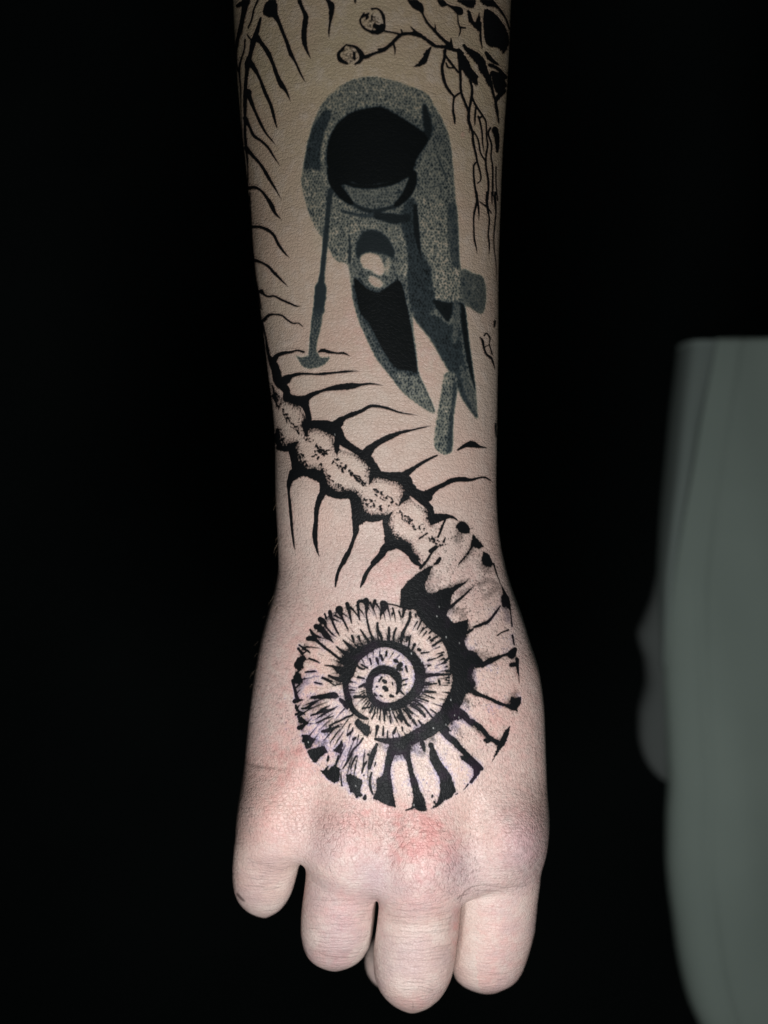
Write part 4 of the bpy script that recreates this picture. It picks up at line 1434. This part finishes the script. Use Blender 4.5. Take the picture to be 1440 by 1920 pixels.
vpx = 720 + V[:, 0] * DIST / (DIST + V[:, 1])
vpy = 960 - V[:, 2] * DIST / (DIST + V[:, 1])
facing = (VN[:, 1] * (DIST + V[:, 1]) + VN[:, 0] * V[:, 0] + VN[:, 2] * V[:, 2]) < -60
frontv = facing & (V[:, 1] < 20)


def at_vertices(img):
    return bil(img, (vpx - SX) * Q, vpy * Q) * frontv


fig_mask = sheet()
for P in (FIG, HANDLE):
    sl, a = inside(P); fig_mask[sl] = np.maximum(fig_mask[sl], a)
fig_mask = np.maximum(fig_mask, (pole > 0.3).astype(np.float32))
parts = [("astronaut_tattoo", fig_mask, 0.5, "older grey stippled tattoo of a figure in a round dark-visored helmet leaning on a pole"),
         ("ammonite_tattoo", np.maximum(shell_mask, gauss(ink_shell, 2.0) * 1.6), 0.5, "fresh black spiral ammonite shell tattoo on the back of the hand"),
         ("spine_tattoo", np.maximum(body_mask, gauss(ink_spine, 2.2) * 2.0), 0.5, "black tattoo of a chain of vertebrae with long thin ribs"),
         ("branch_tattoo", gauss(ink_branch, 2.2) * 2.2, 0.5, "black tattoo of berry twigs, leaves and hanging roots")]
owner = np.full(len(quads), -1)
for i, (nm, img, thr, lab) in enumerate(parts):
    q = at_vertices(img)[quads].mean(1) > thr
    owner[q & (owner < 0)] = i
for i, (nm, img, thr, lab) in enumerate(parts):
    fq = quads[owner == i]
    used, inv = np.unique(fq.ravel(), return_inverse=True)
    me = mesh_from(nm, V[used] + VN[used] * 0.35, inv.reshape(-1, 4), VN[used])
    o = bpy.data.objects.new(nm, me)
    scene.collection.objects.link(o)
    o.parent = person
    o['label'] = lab

# a few fine hairs along the little-finger side of the wrist
hm = NT("arm_hair_keratin")
hm.b.inputs['Base Color'].default_value = (0.10, 0.065, 0.04, 1)
hm.b.inputs['Roughness'].default_value = 0.5
tt = hm.n("ShaderNodeTexCoord").outputs['Object']
hm.put(hm.b.inputs['Base Color'], hm.mix(hm.n("ShaderNodeTexNoise", Vector=tt, Scale=200.0).outputs[0], (0.06, 0.04, 0.025, 1), (0.2, 0.14, 0.09, 1)))
side = np.where((V[:, 0] < -120) & (V[:, 1] > -70) & (V[:, 1] < 30) & (V[:, 2] < 60) & (V[:, 2] > -330))[0]
hv, hf = [], []
for vi in rng.choice(side, 26, replace=False):
    p = V[vi]; n = VN[vi]
    L = rng.uniform(10, 26)
    d = n * 0.45 + np.array([rng.normal(0, .15), rng.normal(0, .2), -0.85 + rng.normal(0, .15)])
    d /= np.linalg.norm(d)
    base = len(hv)
    for t in (0, .35, .7, 1):
        c = p + d * L * t + n * (1.6 * math.sin(t * 2.6))
        r = 0.42 * (1 - .8 * t)
        for k_ in range(3):
            a = k_ * 2.094
            hv.append((c + np.array([math.cos(a) * r, math.sin(a) * r, 0])) * S)
    for j in range(3):
        for k_ in range(3):
            a0 = base + j * 3 + k_; a1 = base + j * 3 + (k_ + 1) % 3
            hf.append((a0, a1, a1 + 3, a0 + 3))
ho = new_obj("hair", hv, hf, hm.m, person)
ho['kind'] = 'stuff'

# ------------------------------------------------------------------ grey-green cloth hanging behind, at the right
cm = NT("grey_green_cotton")
co = cm.n("ShaderNodeTexCoord").outputs['Object']
cn = cm.n("ShaderNodeTexNoise", Vector=co, Scale=14.0, Detail=4.0).outputs[0]
cw = cm.n("ShaderNodeTexWave", Vector=co, Scale=420.0, Distortion=1.0).outputs[0]
cc = cm.mix(cn, (0.150, 0.187, 0.165, 1), (0.215, 0.258, 0.228, 1))
cm.put(cm.b.inputs['Base Color'], cc)
cm.b.inputs['Roughness'].default_value = 0.95
cm.b.inputs['Specular IOR Level'].default_value = 0.1
cb = cm.n("ShaderNodeBump"); cb.inputs['Strength'].default_value = 0.3; cb.inputs['Distance'].default_value = 0.0004
cm.put(cb.inputs['Height'], cw); cm.put(cm.b.inputs['Normal'], cb.outputs[0])

CY = 1000.0                            # depth of the cloth behind the arm
ck = (DIST + CY) / DIST
cl_p = [628, 640, 700, 760, 850, 1000, 1100, 1250, 1400, 1470, 1520, 1600, 1660, 1720, 1780, 1840, 1880, 1920, 2000]
cl_l = [1283, 1280, 1273, 1266, 1258, 1245, 1240, 1243, 1250, 1254, 1251, 1250, 1254, 1262, 1270, 1282, 1294, 1312, 1350]


def loft(name, rows_p, left_of, right_of, depth_of, parent, nseg=96, wrinkle=0.0, y_c=CY, mat=None):
    vv, ff = [], []
    for p in rows_p:
        l, r = left_of(p), right_of(p)
        cx, w = (l + r) / 2 - 720, (r - l) / 2
        for i in range(nseg):
            a = 2 * math.pi * i / nseg
            ca, sa = math.cos(a), math.sin(a)
            x = cx + w * math.copysign(abs(ca)**0.62, ca)
            y = depth_of(p) * math.copysign(abs(sa)**0.75, sa)
            if wrinkle:
                u = x * 0.02
                y += wrinkle * (math.sin(u * 1.3 + p * 0.0045) * 9 + math.sin(u * 2.3 - p * 0.009 + 1.0) * 5 + 4 * math.sin(p * 0.021 + u * .7)) * (0.3 + 0.7 * abs(sa))
                y += -7 * math.exp(-((x - (l + 88 - 0.055 * (p - 628) * (p < 1100) - 26 * (p >= 1100) - 720)) / 7.0)**2) * (sa < 0)
            vv.append((x * ck * S, (y + y_c) * S, (960 - p) * ck * S))
    n = len(rows_p)
    for j in range(n - 1):
        for i in range(nseg):
            a = j * nseg + i; b2 = j * nseg + (i + 1) % nseg
            ff.append((a, b2, b2 + nseg, a + nseg))
    ff.append(tuple(range(nseg)))
    ff.append(tuple(range((n - 1) * nseg, n * nseg))[::-1])
    return new_obj(name, vv, ff, mat or cm.m, parent)


rows = [642, 645, 650] + list(np.arange(658, 2010, 12.0))
cloth = loft("cloth", rows, lambda p: float(smooth_interp(np.array([p]), cl_p, cl_l)[0]) + (5 if p < 644 else 0), lambda p: 1640 + 0.02 * p,
             lambda p: (96 if p < 644 else 110), None, 160, 0.6)
cloth['label'] = "grey-green cloth hanging out of focus behind the fist at the right edge"
cloth['category'] = "cloth"
dk = NT("shaded_grey_cotton")
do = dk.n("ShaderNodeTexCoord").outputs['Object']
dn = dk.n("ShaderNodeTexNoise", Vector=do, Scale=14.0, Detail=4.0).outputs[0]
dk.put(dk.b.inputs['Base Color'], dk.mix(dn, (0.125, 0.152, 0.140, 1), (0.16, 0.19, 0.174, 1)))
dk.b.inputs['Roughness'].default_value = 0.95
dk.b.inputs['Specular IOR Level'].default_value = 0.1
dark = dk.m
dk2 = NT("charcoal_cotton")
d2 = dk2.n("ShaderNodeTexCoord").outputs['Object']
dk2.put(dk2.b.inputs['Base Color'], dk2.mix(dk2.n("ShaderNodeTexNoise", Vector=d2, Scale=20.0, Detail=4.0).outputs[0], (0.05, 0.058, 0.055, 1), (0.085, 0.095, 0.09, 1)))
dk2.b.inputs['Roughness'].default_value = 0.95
cl_of = lambda p: float(smooth_interp(np.array([p]), cl_p, cl_l)[0])
loft("shaded_edge_strip", list(np.linspace(646, 1250, 60)), lambda p: cl_of(p) - 3, lambda p: cl_of(p) + float(np.interp(p, [646, 800, 1000, 1100, 1250], [66, 44, 26, 18, 5])),  # added dark strip: shade of the cloth's left side face put into colour
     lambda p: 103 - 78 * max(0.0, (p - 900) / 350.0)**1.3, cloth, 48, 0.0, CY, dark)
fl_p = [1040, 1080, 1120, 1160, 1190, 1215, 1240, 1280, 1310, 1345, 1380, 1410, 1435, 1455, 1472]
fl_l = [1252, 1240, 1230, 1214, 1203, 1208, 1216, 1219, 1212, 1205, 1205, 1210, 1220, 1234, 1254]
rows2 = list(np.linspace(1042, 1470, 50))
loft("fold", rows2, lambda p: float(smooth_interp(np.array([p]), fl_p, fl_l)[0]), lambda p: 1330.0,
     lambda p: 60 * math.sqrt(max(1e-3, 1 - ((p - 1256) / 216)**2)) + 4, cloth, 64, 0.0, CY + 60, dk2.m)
